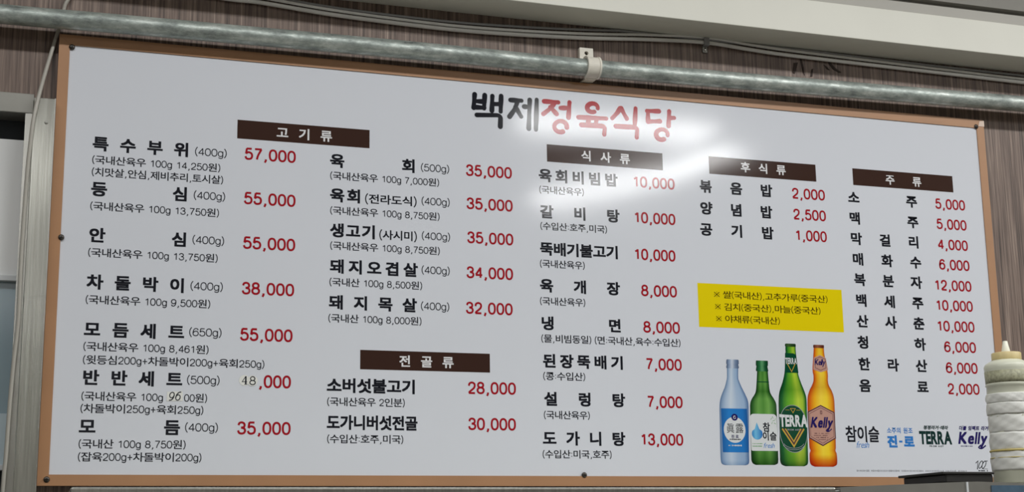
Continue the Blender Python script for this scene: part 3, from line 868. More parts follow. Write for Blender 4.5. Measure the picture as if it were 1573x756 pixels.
# Korean syllables come from the text objects' built-in glyphs, turned into flat meshes
GLYPH = {}
def prepare(pairs):
    for wgt in sorted({p[1] for p in pairs}):
        chars = ['특'] + sorted(p[0] for p in pairs if p[1] == wgt and p[0] != '특') + ['특']
        cu = bpy.data.curves.new('glyph', 'FONT')
        cu.body, cu.size, cu.offset, cu.resolution_u, cu.space_line = '\n'.join(chars), 1.0, wgt, 3, 3.0
        o = bpy.data.objects.new('glyph', cu)
        COL.objects.link(o)
        bpy.context.view_layer.update()
        ev = o.evaluated_get(bpy.context.evaluated_depsgraph_get())
        me = ev.to_mesh()
        vs = [(v.co.x, v.co.y) for v in me.vertices]
        fs = [tuple(p.vertices) for p in me.polygons]
        ev.to_mesh_clear()
        top = max(v[1] for v in vs)                       # top of the first and foot of the last syllable give the line pitch
        h = [v[1] for v in vs if v[1] > top - 1.3]
        pitch = (min(h) - min(v[1] for v in vs)) / (len(chars) - 1)
        row = [int(round((0.35 - v[1]) / pitch)) for v in vs]
        for i, ch in enumerate(chars[:-1]):
            idx = [k for k, r in enumerate(row) if r == i]
            new = {k: q for q, k in enumerate(idx)}
            gv = [(vs[k][0], vs[k][1] + i * pitch) for k in idx]
            gf = [tuple(new[k] for k in f) for f in fs if row[f[0]] == i]
            xs, ys = [v[0] for v in gv], [v[1] for v in gv]
            GLYPH[ch, wgt] = (gv, gf, min(xs), max(xs), min(ys), max(ys))
        bpy.data.objects.remove(o)
        bpy.data.curves.remove(cu)

STYLE = {   # glyph outline weight, extra boldness (em), syllable height, width, figure height, figure stroke, ink
    'dish_name': (.008, .026, 26.0, 27.0, 0, 0, 'ink'),
    'serving_style': (.008, .012, 18.0, 17.5, 17.5, 2.1, 'ink'),
    'portion_note': (.008, 0, 16, 16, 14.4, 1.6, 'note_ink'),
    'origin_note': (.008, .005, 15.4, 15.2, 13.2, 1.6, 'note_ink'),
    'price': (.008, 0, 22, 22, 23.2, 3.7, 'red'),
    'heading': (.008, .016, 21.0, 21.5, 0, 0, 'white_ink'),
    'notice_line': (.008, 0, 14.8, 14.6, 12.6, 1.4, 'notice_ink'),
}
need = set()
for s, t, *_r in MENU:
    need |= {(c, STYLE[s][0]) for c in t if c not in SIGN}
need |= {(c, STYLE['heading'][0]) for h in HEADINGS for c in h[0]}
need |= {(c, STYLE['notice_line'][0]) for h in NOTICE for c in h[0] if c not in SIGN}
ART = [('참이슬소주의원조진로청정라거테라더블임팩트', .008), ('TERRAFROMG', .03), ('freshKelly', .0), ('眞露', .0)]
for t, w in ART:
    need |= {(c, w) for c in t}
need |= {('특', w) for w in {p[1] for p in need}}
prepare(need)

def put_glyph(fl, ch, wgt, x0, x1, zc, hgt, bold=0.0):
    """one syllable into the cell x0..x1 about the centre line zc; bold = overprinted a little to each side"""
    vs, fs, ax, bx, ay, by = GLYPH[ch, wgt]
    _v, _f, rx, sx, ry, sy = GLYPH['특', wgt]
    rx, sx, ry, sy = rx - bold, sx + bold, ry - bold, sy + bold
    kx, kz, mz = (x1 - x0) / (sx - rx), hgt / (sy - ry), (sy + ry) / 2
    for i, (dx, dy) in enumerate(((-1, -1), (1, -1), (1, 1), (-1, 1)) if bold else ((0, 0),)):
        fl.add([(x0 + (x + dx * bold - rx) * kx, zc + (y + dy * bold - mz) * kz) for x, y in vs], fs, step=i)

def put_sign(fl, ch, x0, wd, z0, hgt, st):
    for pts, closed in SIGN[ch][1]:
        fl.stroke([(x0 + st / 2 + p[0] * (wd - st), z0 + st / 2 + p[1] * (hgt - st)) for p in pts], st, closed)

def lettering(name, style, text, x0, x1, zc, parent, layer=1, label=None):
    wgt, bold, hh, hw, fh, st, ink = STYLE[style]
    if style in ('dish_name', 'heading'):            # syllables set apart: each its own piece
        if style == 'dish_name':
            holder = bpy.data.objects.new(name, None)
            COL.objects.link(holder)
            holder.empty_display_size = 0.01
            holder.parent = parent
            parent = holder
        n = len(text)
        w = min(hw, (x1 - x0) / n * (0.985 if n > 1 else 1))
        for i, ch in enumerate(text):
            fl = Flat()
            c0 = x0 + (x1 - w - x0) * (i / (n - 1) if n > 1 else 0)
            put_glyph(fl, ch, wgt, c0, c0 + w, zc, hh, bold)
            fl.build('syllable', M[ink], parent, layer)
        return parent
    fl = Flat()
    wd = [(SIGN[c][0] + 0.07) * fh if c in SIGN else hw * 1.04 for c in text]
    k = (x1 - x0) / sum(wd)
    x = x0
    for ch, w in zip(text, wd):
        w *= k
        if ch in SIGN:
            g = 0.05 * fh * k
            put_sign(fl, ch, x + g / 2, w - g, zc - fh / 2, fh, st)
        else:
            put_glyph(fl, ch, wgt, x + 0.02 * w, x + 0.98 * w, zc, hh, bold)
        x += w
    return fl.build(name, M[ink], parent, layer, label)

for s, t, x0, x1, zc in MENU:
    lettering(s, s, t, x0, x1, zc, board)
for t, x0, x1, z0, z1, a, b_, zc in HEADINGS:
    fl = Flat()
    fl.poly([(x0, z0), (x1, z0), (x1, z1), (x0, z1)])
    bar = fl.build('heading_bar', M['brown'], board, 1, 'dark brown heading bar reading ' + t)
    lettering('heading_lettering', 'heading', t, a, b_, zc, bar, 2)
x0, x1, z0, z1 = NOTICE_PANEL
fl = Flat()
fl.poly([(x0, z0), (x1, z0), (x1, z1), (x0, z1)])
panel = fl.build('notice_panel', M['yellow'], board, 1, 'yellow panel listing where the rice, kimchi and vegetables come from')
for t, a, b_, zc in NOTICE:
    lettering('notice_line', 'notice_line', t, a, b_, zc, panel, 2)

# brushed title, one part per syllable
def corner(s):
    """straight strokes, bends slightly rounded"""
    P = [Vector(p) for p in s]
    if len(P) == 2:
        return [P[0].lerp(P[1], k / 6) for k in range(7)]
    q = 0.82 if abs((P[1] - P[0]).normalized().dot((P[2] - P[1]).normalized())) < 0.5 else 0.5
    A, C_ = P[0].lerp(P[1], q), P[2].lerp(P[1], q * (0.8 if q > .6 else 1))
    bend = [A * (1 - t) ** 2 + P[1] * 2 * t * (1 - t) + C_ * t * t for t in [k / 7 for k in range(8)]]
    return [P[0], P[0].lerp(A, .5)] + bend + [C_.lerp(P[2], .5), P[2]]
for i, (syl, strokes) in enumerate(TITLE):
    fl = Flat()
    for s in strokes:
        pts = s if len(s) > 5 else corner(s)
        ph = random.random() * 6
        fl.stroke(pts, 9.6, rounded=True, taper=lambda t, ph=ph: 0.97 + 0.10 * math.sin(5 * t + ph))
    fl.build('title_syllable', M['ink' if i < 2 else 'title_red'], board, 1, ('black' if i < 2 else 'red') + ' brushed title syllable ' + syl)

# stickers correcting a price
SERIF = {
    '4': [([(.66, 1), (.05, .3)], 1.0, 1.0), ([(.0, .3), (1, .3)], 1.0, 1.0), ([(.68, 1), (.68, 0)], 2.2, 1.0), ([(.45, 0), (.92, 0)], 1.0, 1.0)],
    '8': [(sup(.5, .75, .38, .25, 20, 2), 1.5, None), (sup(.5, .26, .48, .26, 20, 2), 1.5, None)],
    '9': [(sup(.5, .66, .45, .34, 20, 2), 1.4, None), (cm([(.95, .66), (.85, .3), (.55, .06), (.12, .0)]), 1.6, 1.0)],
    '6': [(sup(.5, .33, .45, .33, 20, 2), 1.4, None), (cm([(.05, .33), (.16, .68), (.5, .95), (.95, 1.02)]), 1.6, 1.0)],
}
def serif(fl, ch, cx, cz, w, h, slant=0.0):
    for pts, st, op in SERIF[ch]:
        fl.stroke([(cx + (p[0] - .5) * w + (p[1] - .5) * h * slant, cz + (p[1] - .5) * h) for p in pts], st * 1.15, op is None)
for i, (ch, cx, cz) in enumerate(ROUND_STICKERS):
    fl = Flat()
    r = 9.4
    fl.poly([(cx + r * math.cos(t * math.pi / 18), cz + r * math.sin(t * math.pi / 18)) for t in range(36)])
    stk = fl.build('price_sticker', M['sticker'], board, 3 + 2 * i, 'small round white sticker with the figure ' + ch)
    fl = Flat()
    serif(fl, ch, cx + 0.5, cz + 0.3, 10.0, 14.2)
    fl.build('figure', M['note_ink'], stk, 4 + 2 * i)
x0, x1, z0, z1 = PATCH
fl = Flat()
fl.poly([(x0, z0), (x1, z0 + 1.0), (x1 - 1, z1), (x0 + .5, z1 - 1.2)])
pt = fl.build('correction_patch', M['sticker'], board, 3, 'small white paper patch with the figures 96')
fl = Flat()
serif(fl, '9', x0 + 8.5, (z0 + z1) / 2 - 0.3, 8.4, 14.0, 0.16)
serif(fl, '6', x0 + 19.5, (z0 + z1) / 2 + 0.2, 8.4, 14.0, 0.16)
fl.build('figure', M['note_ink'], pt, 4)

# ---- printed bottles
def silhouette(prof, sub=5):
    pr = catmull([Vector(p) for p in prof], sub)
    fl = Flat()
    zt, zb = max(p[0] for p in pr), min(p[0] for p in pr)
    N_ = 10
    vs, fs, uv = [], [], []
    for p in pr:
        for k in range(N_ + 1):
            vs.append((p[1] + (p[2] - p[1]) * k / N_, p[0]))
            uv.append((k / N_, (p[0] - zb) / (zt - zb)))
    for i in range(len(pr) - 1):
        for k in range(N_):
            q = i * (N_ + 1) + k
            fs.append((q, q + N_ + 1, q + N_ + 2, q + 1))
    fl.add(vs, fs, uv)
    return fl
def rect_uv(fl, bx, r=0.0, rb=None, seg=6):
    x0, x1, z0, z1 = bx
    rb = r if rb is None else rb
    pts = []
    for cx, cz, rr, a0 in ((x1, z0, rb, 270), (x1, z1, r, 0), (x0, z1, r, 90), (x0, z0, rb, 180)):
        if rr <= 0:
            pts.append((cx, cz))
            continue
        ox, oz = (cx - rr if cx == x1 else cx + rr), (cz - rr if cz == z1 else cz + rr)
        pts += [(ox + rr * math.cos(math.radians(a0 + 90 * i / seg)), oz + rr * math.sin(math.radians(a0 + 90 * i / seg))) for i in range(seg + 1)]
    fl.poly(pts, [((p[0] - x0) / (x1 - x0), (p[1] - z0) / (z1 - z0)) for p in pts])
def oval(fl, bx, n=36, e_=2.0, k=1.0):
    cx, cz, a, b2 = (bx[0] + bx[1]) / 2, (bx[2] + bx[3]) / 2, (bx[1] - bx[0]) / 2 * k, (bx[3] - bx[2]) / 2 * k
    fl.poly(sup(cx, cz, a, b2, n, e_))
def ring(fl, bx, w, n=40, e_=2.0, k=1.0):
    cx, cz, a, b2 = (bx[0] + bx[1]) / 2, (bx[2] + bx[3]) / 2, (bx[1] - bx[0]) / 2 * k, (bx[3] - bx[2]) / 2 * k
    fl.stroke(sup(cx, cz, a, b2, n, e_), w, True)
def words(fl, text, wgt, bx, slant=0.0, arch=0.0, gaps=0.04, tight=False, bold=0.0):
    """letters stretched to fill the box"""
    x0, x1, z0, z1 = bx
    tmp = Flat()
    adv = 0.0
    ws = []
    for ch in text:
        if ch == ' ' or ch == '-':
            ws.append(0.35)
        else:
            g = GLYPH[ch, wgt]
            ws.append((g[3] - g[2]) if tight else 0.9)
    tot = sum(ws) + gaps * (len(ws) - 1)
    lo, hi = 1e9, -1e9
    x = 0.0
    for ch, w in zip(text, ws):
        if ch == '-':
            tmp.stroke([(x + .03, .38), (x + w - .03, .38)], 0.15)
        elif ch != ' ':
            vs, fs, ax, bx_, ay, by = GLYPH[ch, wgt]
            off = x - ax if tight else x
            for i, (dx, dy) in enumerate(((-1, -1), (1, -1), (1, 1), (-1, 1)) if bold else ((0, 0),)):
                tmp.add([(vx + off + dx * bold, vy + dy * bold) for vx, vy in vs], fs, step=i)
        x += w + gaps
    ax, bx_ = min(v[0] for v in tmp.v), max(v[0] for v in tmp.v)
    ay, by = min(v[1] for v in tmp.v), max(v[1] for v in tmp.v)
    out = []
    for vx, vy in tmp.v:
        u, v = (vx - ax) / (bx_ - ax), (vy - ay) / (by - ay)
        out.append((x0 + u * (x1 - x0) + (v - .5) * (z1 - z0) * slant, z0 + v * (z1 - z0) * (1 - arch * (1 - (2 * u - 1) ** 2)) + arch * (z1 - z0) * (1 - (2 * u - 1) ** 2) * 0.5))
    base = len(fl.d)
    fl.add(out, tmp.f)
    fl.d[base:] = tmp.d
def dashes(fl, bx, n, seed, fill=0.75):
    """rows too small to read: short bars"""
    rnd = random.Random(seed)
    x0, x1, z0, z1 = bx
    x, step = x0, (x1 - x0) / n
    for i in range(n):
        if rnd.random() < 0.86:
            h = (z1 - z0) * rnd.uniform(0.55, 1)
            w = step * fill * rnd.uniform(0.6, 1.0)
            c = (z0 + z1) / 2
            fl.poly([(x, c - h / 2), (x + w, c - h / 2), (x + w, c + h / 2), (x, c + h / 2)])
        x += step
def single(name, fn, mat, parent, layer, label=None):
    fl = Flat()
    fn(fl)
    return fl.build(name, M[mat], parent, layer, label)

def hexa(bx, k=1.0):
    x0, x1, z0, z1 = bx
    cx, cz = (x0 + x1) / 2, (z0 + z1) / 2
    a, b2 = (x1 - x0) / 2 * k, (z1 - z0) / 2 * k
    return [(cx - a, cz - b2 * .62), (cx, cz - b2), (cx + a, cz - b2 * .62), (cx + a, cz + b2 * .66), (cx, cz + b2), (cx - a, cz + b2 * .66)]

# clear blue-labelled bottle
p = silhouette(PROFILES['clear']).build('bottle_picture', M['clear'], board, 1, 'printed clear bottle with a square blue label')
silhouette(PROFILES['clearcap'], 3).build('cap', M['clear_cap'], p, 2)
single('label', lambda f: rect_uv(f, BOX['clear_label'], 1.0), 'label_blue', p, 2, 'blue label with white oval')
single('label_oval', lambda f: oval(f, BOX['clear_oval']), 'label_white', p, 3)
single('emblem', lambda f: oval(f, BOX['clear_emblem']), 'navy', p, 4)
def toad(f):
    x0, x1, z0, z1 = BOX['clear_emblem']
    cx, cz = (x0 + x1) / 2, (z0 + z1) / 2
    f.stroke(cm([(cx - 2.4, cz - 2.6), (cx - 2.2, cz + 1.2), (cx + 0.4, cz + 2.6), (cx + 1.6, cz + 1.0)]), 1.3)
    f.stroke([(cx - .6, cz - 3.4), (cx + 2.6, cz - 1.0)], 1.4)
single('emblem_mark', toad, 'label_white', p, 5)
single('lettering', lambda f: words(f, '眞露', .0, BOX['clear_hanja'], gaps=0.2), 'note_ink', p, 4)
single('lettering', lambda f: words(f, '진로', .008, BOX['clear_hangul'], gaps=0.3, bold=.02), 'navy', p, 4)
single('fine_print', lambda f: dashes(f, BOX['clear_small'], 12, 3, 0.9), 'note_ink', p, 4)
single('fine_print', lambda f: dashes(f, BOX['clear_foot'], 12, 4, 0.9), 'label_white', p, 4)
# green bottle with the drop
p = silhouette(PROFILES['green']).build('bottle_picture', M['green'], board, 1, 'printed green bottle with a white label and blue water drop')
silhouette(PROFILES['greencap'], 3).build('cap', M['green_cap'], p, 2)
single('fill_line', lambda f: rect_uv(f, BOX['green_line']), 'label_green', p, 2)
single('label', lambda f: rect_uv(f, BOX['green_label'], 8.0, 2.5), 'label_white', p, 2, 'white label with rounded shoulders')
def drop(f):
    x0, x1, z0, z1 = BOX['green_drop']
    cx, w = (x0 + x1) / 2, (x1 - x0) / 2
    r = w
    pts = [(cx + r * math.cos(t), z0 + r + r * math.sin(t)) for t in [math.radians(a) for a in range(-210, 31, 12)]] + [(cx + w * .45, z0 + 1.75 * r), (cx, z1), (cx - w * .45, z0 + 1.75 * r)]
    f.poly(pts, [((q[0] - x0) / (x1 - x0), (q[1] - z0) / (z1 - z0)) for q in pts])
single('water_drop', drop, 'drop', p, 3)
single('lettering', lambda f: words(f, '참', .008, BOX['green_name1'], bold=.015), 'ink', p, 3)
single('lettering', lambda f: words(f, '이슬', .008, BOX['green_name2'], bold=.015), 'ink', p, 3)
single('lettering', lambda f: words(f, 'fresh', .0, BOX['green_fresh'], 0.25, tight=True), 'blue_ink', p, 3)
def mark(f):
    x0, x1, z0, z1 = BOX['green_mark']
    for u, v, a, w in ((.1, .8, 1.0, .7), (.35, .95, -1.1, .7), (.5, .6, .2, .6), (.2, .35, 1.2, .6), (.7, .3, -.5, .7), (.8, .75, 1.3, .5)):
        x, z = x0 + u * (x1 - x0), z0 + v * (z1 - z0)
        f.stroke([(x - 2.4 * math.cos(a), z - 2.4 * math.sin(a)), (x + 2.4 * math.cos(a), z + 2.4 * math.sin(a))], w * 1.3)
single('leaf_mark', mark, 'leaf', p, 3)
single('fine_print', lambda f: (dashes(f, BOX['green_fine'], 14, 5, .9), dashes(f, BOX['green_fine2'], 10, 6, .9)), 'leaf', p, 3)
# green beer bottle
p = silhouette(PROFILES['beer']).build('bottle_picture', M['beer'], board, 1, 'printed tall green beer bottle with a dark green oval label')
silhouette(PROFILES['beercap'], 3).build('cap', M['beer_cap'], p, 2)
def vee(f, bx, w, k=1.0):
    x0, x1, z0, z1 = bx
    cx = (x0 + x1) / 2
    f.stroke([(cx + (x0 - cx) * k, z1), (cx, z0 + (1 - k) * (z1 - z0)), (cx + (x1 - cx) * k, z1)], w)
def neck(f):
    x0, x1, z0, z1 = BOX['beer_neck']
    f.poly([(x0 - 1.6, z0), (x1 + 1.6, z0), (x1 - 1.4, z1 - 3), (x1 - 8, z1), (x0 + 1.2, z1)])
single('neck_label', neck, 'label_green', p, 2)
single('lettering', lambda f: words(f, 'TERRA', .03, BOX['beer_neckword'], tight=True, gaps=.05), 'label_white', p, 3)
single('chevron', lambda f: vee(f, BOX['beer_neckv'], 1.5), 'gold', p, 3)
single('label', lambda f: oval(f, BOX['beer_oval'], 44, 2.2), 'label_green', p, 2, 'dark green oval label')
single('label_rim', lambda f: ring(f, BOX['beer_oval'], 1.1, 44, 2.2, 0.985), 'pale_grey_ink', p, 3)
single('chevron', lambda f: vee(f, BOX['beer_v'], 3.0), 'gold', p, 3)
single('chevron', lambda f: vee(f, BOX['beer_v'], 2.6, 0.86), 'copper_dark', p, 4)
single('chevron', lambda f: vee(f, BOX['beer_v'], 2.4, 0.72), 'gold', p, 4)
single('lettering', lambda f: words(f, 'TERRA', .03, BOX['beer_word'], tight=True, bold=.015, gaps=.05, arch=0.10), 'label_white', p, 5, 'white TERRA lettering')
single('fine_print', lambda f: words(f, 'FROM AGT', .03, BOX['beer_fine'], tight=True, gaps=.12), 'pale_grey_ink', p, 5)
def tri(f):
    x0, x1, z0, z1 = BOX['beer_tri']
    f.stroke([(x0, z1), (x1, z1), ((x0 + x1) / 2, z0)], 1.3, True)
    f.stroke([(x0 - 11, z1 - 3), (x0 - 2, z1 - 3)], .7)
    f.stroke([(x1 + 2, z1 - 3), (x1 + 11, z1 - 3)], .7)
single('triangle_mark', tri, 'gold', p, 4)
def arcs(f):
    x0, x1, z0, z1 = BOX['beer_arc']
    cx = (x0 + x1) / 2
    for k in (0, 3.2):
        f.stroke(arc(cx, z1 + 4 + k, (x1 - x0) / 2 - 1.5 * k / 3, (z1 - z0) + 2, 200, 340, 18), 0.9)
single('label_arc', arcs, 'pale_grey_ink', p, 4)
# amber beer bottle
p = silhouette(PROFILES['amber']).build('bottle_picture', M['amber'], board, 1, 'printed amber beer bottle with a copper six-sided label')
silhouette(PROFILES['ambercap'], 3).build('cap', M['amber_cap'], p, 2)
def neck2(f):
    x0, x1, z0, z1 = BOX['amber_neck']
    f.poly([(x0 - 1, z0 + 5), ((x0 + x1) / 2, z0), (x1 + 1, z0 + 5), (x1 - 2.5, z1 - 6), ((x0 + x1) / 2, z1), (x0 + 1.2, z1 - 6)])
single('neck_label', neck2, 'copper', p, 2)
single('neck_rim', lambda f: f.stroke(hexa(BOX['amber_neck'], .78), .9, True), 'copper_dark', p, 3)
single('lettering', lambda f: words(f, 'Kelly', .0, BOX['amber_neckword'], 0.2, tight=True, bold=.02), 'navy', p, 4)
single('label', lambda f: f.poly(hexa(BOX['amber_hex'])), 'copper', p, 2, 'copper six-sided label')
single('label_rim', lambda f: f.stroke(hexa(BOX['amber_hex'], .97), 2.0, True), 'copper_dark', p, 3)
single('label_rim', lambda f: f.stroke(hexa(BOX['amber_hex'], .86), .8, True), 'copper_dark', p, 3)
def kelly(f, bx, w):
    x0, x1, z0, z1 = bx
    words(f, 'Kelly', .0, (x0 + (z1 - z0) * .06, x1 - (z1 - z0) * .10, z0, z1), 0.22, tight=True, gaps=0.13, bold=.032)
    zz = z1 - z0
    f.stroke(cm([(x1 - .25 * (x1 - x0), z0 + .20 * zz), (x1 - .34 * (x1 - x0), z0 + .03 * zz), (x1 - .24 * (x1 - x0), z0 - .03 * zz), (x1 - .10 * (x1 - x0), z0 + .16 * zz)]), w)
single('lettering', lambda f: kelly(f, BOX['amber_word'], 2.0), 'navy', p, 5, 'navy Kelly lettering')
def fines(f):
    x0, x1, z0, z1 = BOX['amber_fine']
    for i in range(4):
        zz = z1 - (z1 - z0) * (i + .5) / 4
        dashes(f, (x0 + i * 1.5, x1 - i * 1.5, zz - .8, zz + .8), 12, 20 + i, .8)
single('fine_print', fines, 'copper_dark', p, 4)
def stamp(f):
    x0, x1, z0, z1 = BOX['amber_hex']
    cx = (x0 + x1) / 2
    f.stroke([(cx - 1.6, z1 - 12), (cx + 1.6, z1 - 12), (cx + 1.6, z1 - 18), (cx - 1.6, z1 - 18)], 1.0, True)
single('stamp', stamp, 'copper_dark', p, 4)

# ---- row of brand marks and the small print below
single('drink_logo', lambda f: words(f, '참이슬', .008, BOX['l1'], gaps=0.0, bold=.014), 'ink', board, 1, 'black drink logo 참이슬')
single('drink_logo', lambda f: words(f, 'fresh', .0, BOX['l1b'], 0.25, tight=True), 'blue_ink', board, 1, 'blue slanted word fresh')
single('drink_logo', lambda f: words(f, '소주의 원조', .008, BOX['l2'], bold=.012), 'blue_ink', board, 1)
single('drink_logo', lambda f: words(f, '진-로', .008, BOX['l2b'], gaps=0.1, bold=.045), 'blue_ink', board, 1, 'bold blue drink logo 진-로')
single('drink_logo', lambda f: words(f, '청정라거-테라', .008, BOX['l3'], 0.25, bold=.035), 'pine', board, 1)
single('drink_logo', lambda f: words(f, 'TERRA', .03, BOX['l3b'], tight=True, bold=.015, gaps=.04), 'pine', board, 1, 'dark green drink logo TERRA')
single('drink_logo', lambda f: words(f, 'FROM AGT', .03, BOX['l3c'], tight=True, gaps=.12), 'pine', board, 1)
single('drink_logo', lambda f: words(f, '더블 임팩트 라거', .008, BOX['l4'], 0.25, bold=.035), 'navy', board, 1)
single('drink_logo', lambda f: kelly(f, BOX['l4b'], 3.0), 'navy', board, 1, 'navy drink logo Kelly')
single('fine_print', lambda f: dashes(f, BOX['l4c'], 12, 11), 'navy', board, 1)
def hundred(f):
    x0, x1, z0, z1 = BOX['l5']
    w, h = x1 - x0, z1 - z0
    f.stroke([(x0 + .03 * w, z0 + .72 * h), (x0 + .22 * w, z0 + .98 * h), (x0 + .12 * w, z0)], 2.0)
    for cx in (.42, .68):
        f.stroke([(x0 + (cx + .13 * math.cos(t) + .12 * math.sin(t)) * w, z0 + (.55 + .42 * math.sin(t)) * h) for t in [2 * math.pi * k / 20 for k in range(20)]], 1.6, True)
    f.stroke([(x0 + .7 * w, z1 - .05 * h), (x1, z1 - .02 * h)], 1.2)
    f.stroke([(x0 + .5 * w, z0 + .06 * h), (x1 - .05 * w, z0 + .04 * h)], .7)
single('hundred_mark', hundred, 'ink', board, 1, 'black brushed 100 mark')
single('fine_print', lambda f: dashes(f, BOX['l5b'], 7, 12, .95), 'ink', board, 1)
fx0, fx1, fz0, fz1 = BOX['fine']
single('fine_print', lambda f: dashes(f, (fx0, fx1, fz0 + 1.0, fz1 - 1.2), 70, 13, .8), 'pale_grey_ink', board, 1, 'row of tiny grey print along the foot of the sheet')

# ------------------------------------------------------------------ steel cabinets below the board
def cabinet(name, label, x0, x1, yf, ztop, doors, mat_top, film=None):
    t = empty(name, ((x0 + x1) / 2, (yf - 0.002) / 2, 0), label, 'cabinet')
    cx, cy = t.location.x, t.location.y
    X0, X1, YF, YB = x0 - cx, x1 - cx, yf - cy, -0.025 - cy
    box('body', X0, X1, YF + 0.03, YB, 0.10, ztop - 0.001, M['steel'], t, 0.004)
    bm = bmesh.new()
    for sx in (X0 + 0.05, X1 - 0.05):
        for sy in (YF + 0.08, YB - 0.05):
            leg = bmesh.new()
            box_bm(leg, sx - 0.02, sx + 0.02, sy - 0.02, sy + 0.02, 0.0, 0.10, 0.003)
            link('leg', bm_mesh('leg', leg), M['steel_dark'], t)
    bm.free()
    box('top_panel', X0, X1, YF, YF + 0.03, ztop - 0.16, ztop, M['steel'], t, 0.003)
    n = doors
    w = (X1 - X0) / n
    for i in range(n):
        for (za, zb) in ((0.12, 0.84), (0.85, ztop - 0.17)):
            d = box('door', X0 + i * w + 0.004, X0 + (i + 1) * w - 0.004, YF, YF + 0.03, za, zb, M['steel'], t, 0.004)
            hx = X0 + (i + (0.9 if i % 2 == 0 else 0.1)) * w
            box('handle', hx - 0.012, hx + 0.012, YF - 0.03, YF, (za + zb) / 2 - 0.09, (za + zb) / 2 + 0.09, M['steel_dark'], d, 0.004)
    return t
cabinet('steel_cabinet', 'long stainless steel cabinet whose top edge runs just below the menu board', 0.0180, 1.2270, -0.45, 1.7622, 2, None)
t2 = cabinet('steel_cabinet', 'steel cabinet at the lower right with the squeeze bottle on its bent top', 1.2330, 1.95, -0.45, 1.7590, 1, None)
# bent cover sheet on the second one
cx, cy = t2.location.x, t2.location.y
top = [(1.2340, LID[0][1])] + LID[1:] + [(1.70, 1.7685), (1.9495, 1.7660)]
bm = bmesh.new()
rows_ = []
for x, z in top:
    rows_.append([bm.verts.new((x - cx, yy - cy, zz)) for yy, zz in ((-0.4525, 1.62), (-0.4525, z), (-0.05, z), (-0.05, 1.7592), (-0.4495, 1.7592), (-0.4495, 1.62))])
for A, C_ in zip(rows_, rows_[1:]):
    for j in range(6):
        bm.faces.new((A[j], A[(j + 1) % 6], C_[(j + 1) % 6], C_[j]))
bm.faces.new(rows_[0]); bm.faces.new(list(reversed(rows_[-1])))
cover = link('top_cover', bm_mesh('top_cover', bm), M['steel_dark'], t2)
box('seam_strip', 1.4775 - cx, 1.4810 - cx, -0.4545 - cy, -0.4525 - cy, 1.62, 1.7712, M['white_rail'], t2)
box('film_panel', 1.5275 - cx, 1.94 - cx, -0.4540 - cy, -0.4525 - cy, 1.62, 1.7655, M['blue_film'], t2)

tray = empty('black_tray', (1.502, -0.36, 1.7719), 'flat black plastic tray lying next to the squeeze bottle', 'tray')
bm = bmesh.new()
box_bm(bm, -0.046, 0.050, -0.068, 0.060, 0.0, 0.0135, 0.002)
link('body', bm_mesh('body', bm), M['black'], tray)
bm = bmesh.new()
box_bm(bm, -0.0545, 0.0515, -0.0710, 0.064, 0.0135, 0.0178, 0.0012)
link('rim', bm_mesh('rim', bm), M['black'], tray)

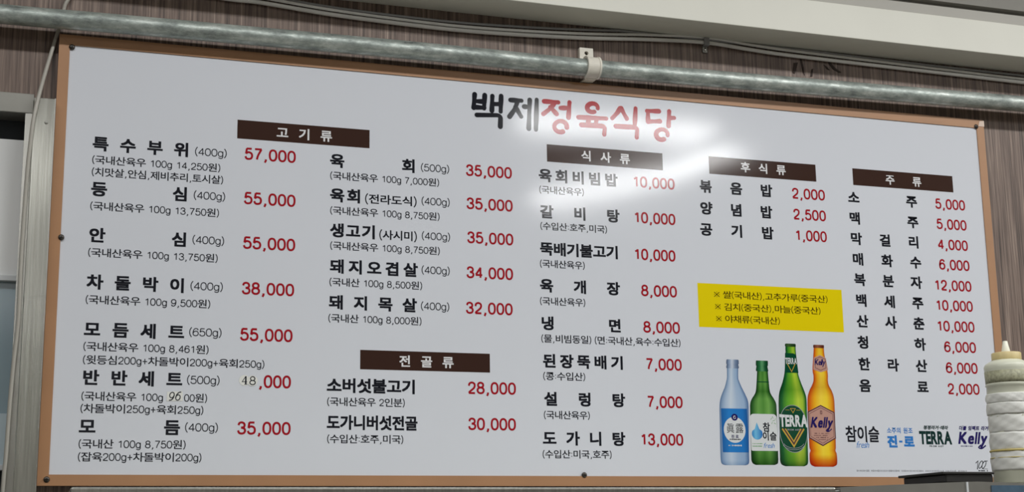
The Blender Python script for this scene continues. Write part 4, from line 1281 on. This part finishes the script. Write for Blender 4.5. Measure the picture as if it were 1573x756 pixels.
# ------------------------------------------------------------------ squeeze bottle
BZ = 1.7700
bt = empty('squeeze_bottle', (1.6215, -0.400, BZ), 'milky squeeze bottle with yellowed cap, wrapped in white bands', 'squeeze bottle')
R0 = 0.0400
def zrel(z):
    return z - BZ
body = [(R0 - .004, 0.0), (R0 - .001, 0.003), (R0 - .001, zrel(1.9275)), (R0 - .0015, zrel(1.942)), (R0 + .0005, zrel(1.944)), (R0 - .0005, zrel(1.9465)), (R0 - .001, zrel(1.960)), (R0, zrel(1.9725)), (R0 + .0005, zrel(1.978)),
        (R0 - .002, zrel(1.9825)), (R0 - .008, zrel(1.9865)), (R0 - .0165, zrel(1.9905)), (R0 - .019, zrel(1.9925))]
link('body', lathe_mesh('body', body, 48), M['bottle_plastic'], bt)
link('sauce_level', lathe_mesh('sauce_level', [(R0 - .0005, zrel(1.9475)), (R0 - .0003, zrel(1.955)), (R0 + .0004, zrel(1.9690)), (R0 - .002, zrel(1.9693))], 48), M['sauce'], bt)
link('cap', lathe_mesh('cap', [(0.0240, zrel(1.9870)), (0.0253, zrel(1.9875)), (0.0255, zrel(1.9920)), (0.0255, zrel(2.0020)), (0.0245, zrel(2.0030)), (0.010, zrel(2.0032))], 48, lambda a, z: 0.0003 * math.sin(36 * a)), M['cap_yellow'], bt)
link('nozzle', lathe_mesh('nozzle', [(0.0078, zrel(2.003)), (0.0076, zrel(2.006)), (0.0040, zrel(2.0240)), (0.0034, zrel(2.0245)), (0.0018, zrel(2.0245))], 28), M['nozzle'], bt)
def wob(seed, amp):
    r_ = random.Random(seed)
    ph = [r_.random() * 6 for _ in range(4)]
    return lambda a, z: amp * (math.sin(5 * a + 260 * z + ph[0]) + 0.7 * math.sin(11 * a - 420 * z + ph[1]) + 0.5 * math.sin(17 * a + 700 * z + ph[2]))
def band(name, z0, z1, r, mat, seed, amp, steps=10, bulge=0.0012):
    pr = [(r - 0.003, z0)]
    for i in range(steps + 1):
        t = i / steps
        pr.append((r + bulge * math.sin(math.pi * t), z0 + (z1 - z0) * t))
    pr.append((r - 0.003, z1))
    return link(name, lathe_mesh(name, pr, 72, wob(seed, amp)), mat, bt)
band('wrap_band', zrel(1.8920), zrel(1.9120), R0 + .0006, M['cloth'], 1, 0.00035)
band('wrap_band', zrel(1.9125), zrel(1.9290), R0 + .0002, M['cloth'], 2, 0.00045)
band('wrap_band', zrel(1.8600), zrel(1.8912), R0 - .0008, M['cloth'], 3, 0.00045)
band('wrap_band', zrel(1.8290), zrel(1.8598), R0 - .0004, M['cloth'], 4, 0.00045)
band('wrap_band', zrel(1.7935), zrel(1.8285), R0 + .0001, M['cloth'], 5, 0.00045)
band('rubber_band', zrel(1.8265), zrel(1.8300), R0 + .0012, M['rubber'], 6, 0.0001, 4, .0006)
band('rubber_band', zrel(1.8150), zrel(1.8166), R0 + .0012, M['rubber'], 7, 0.0001, 4, .0005)
bpy.context.view_layer.update()
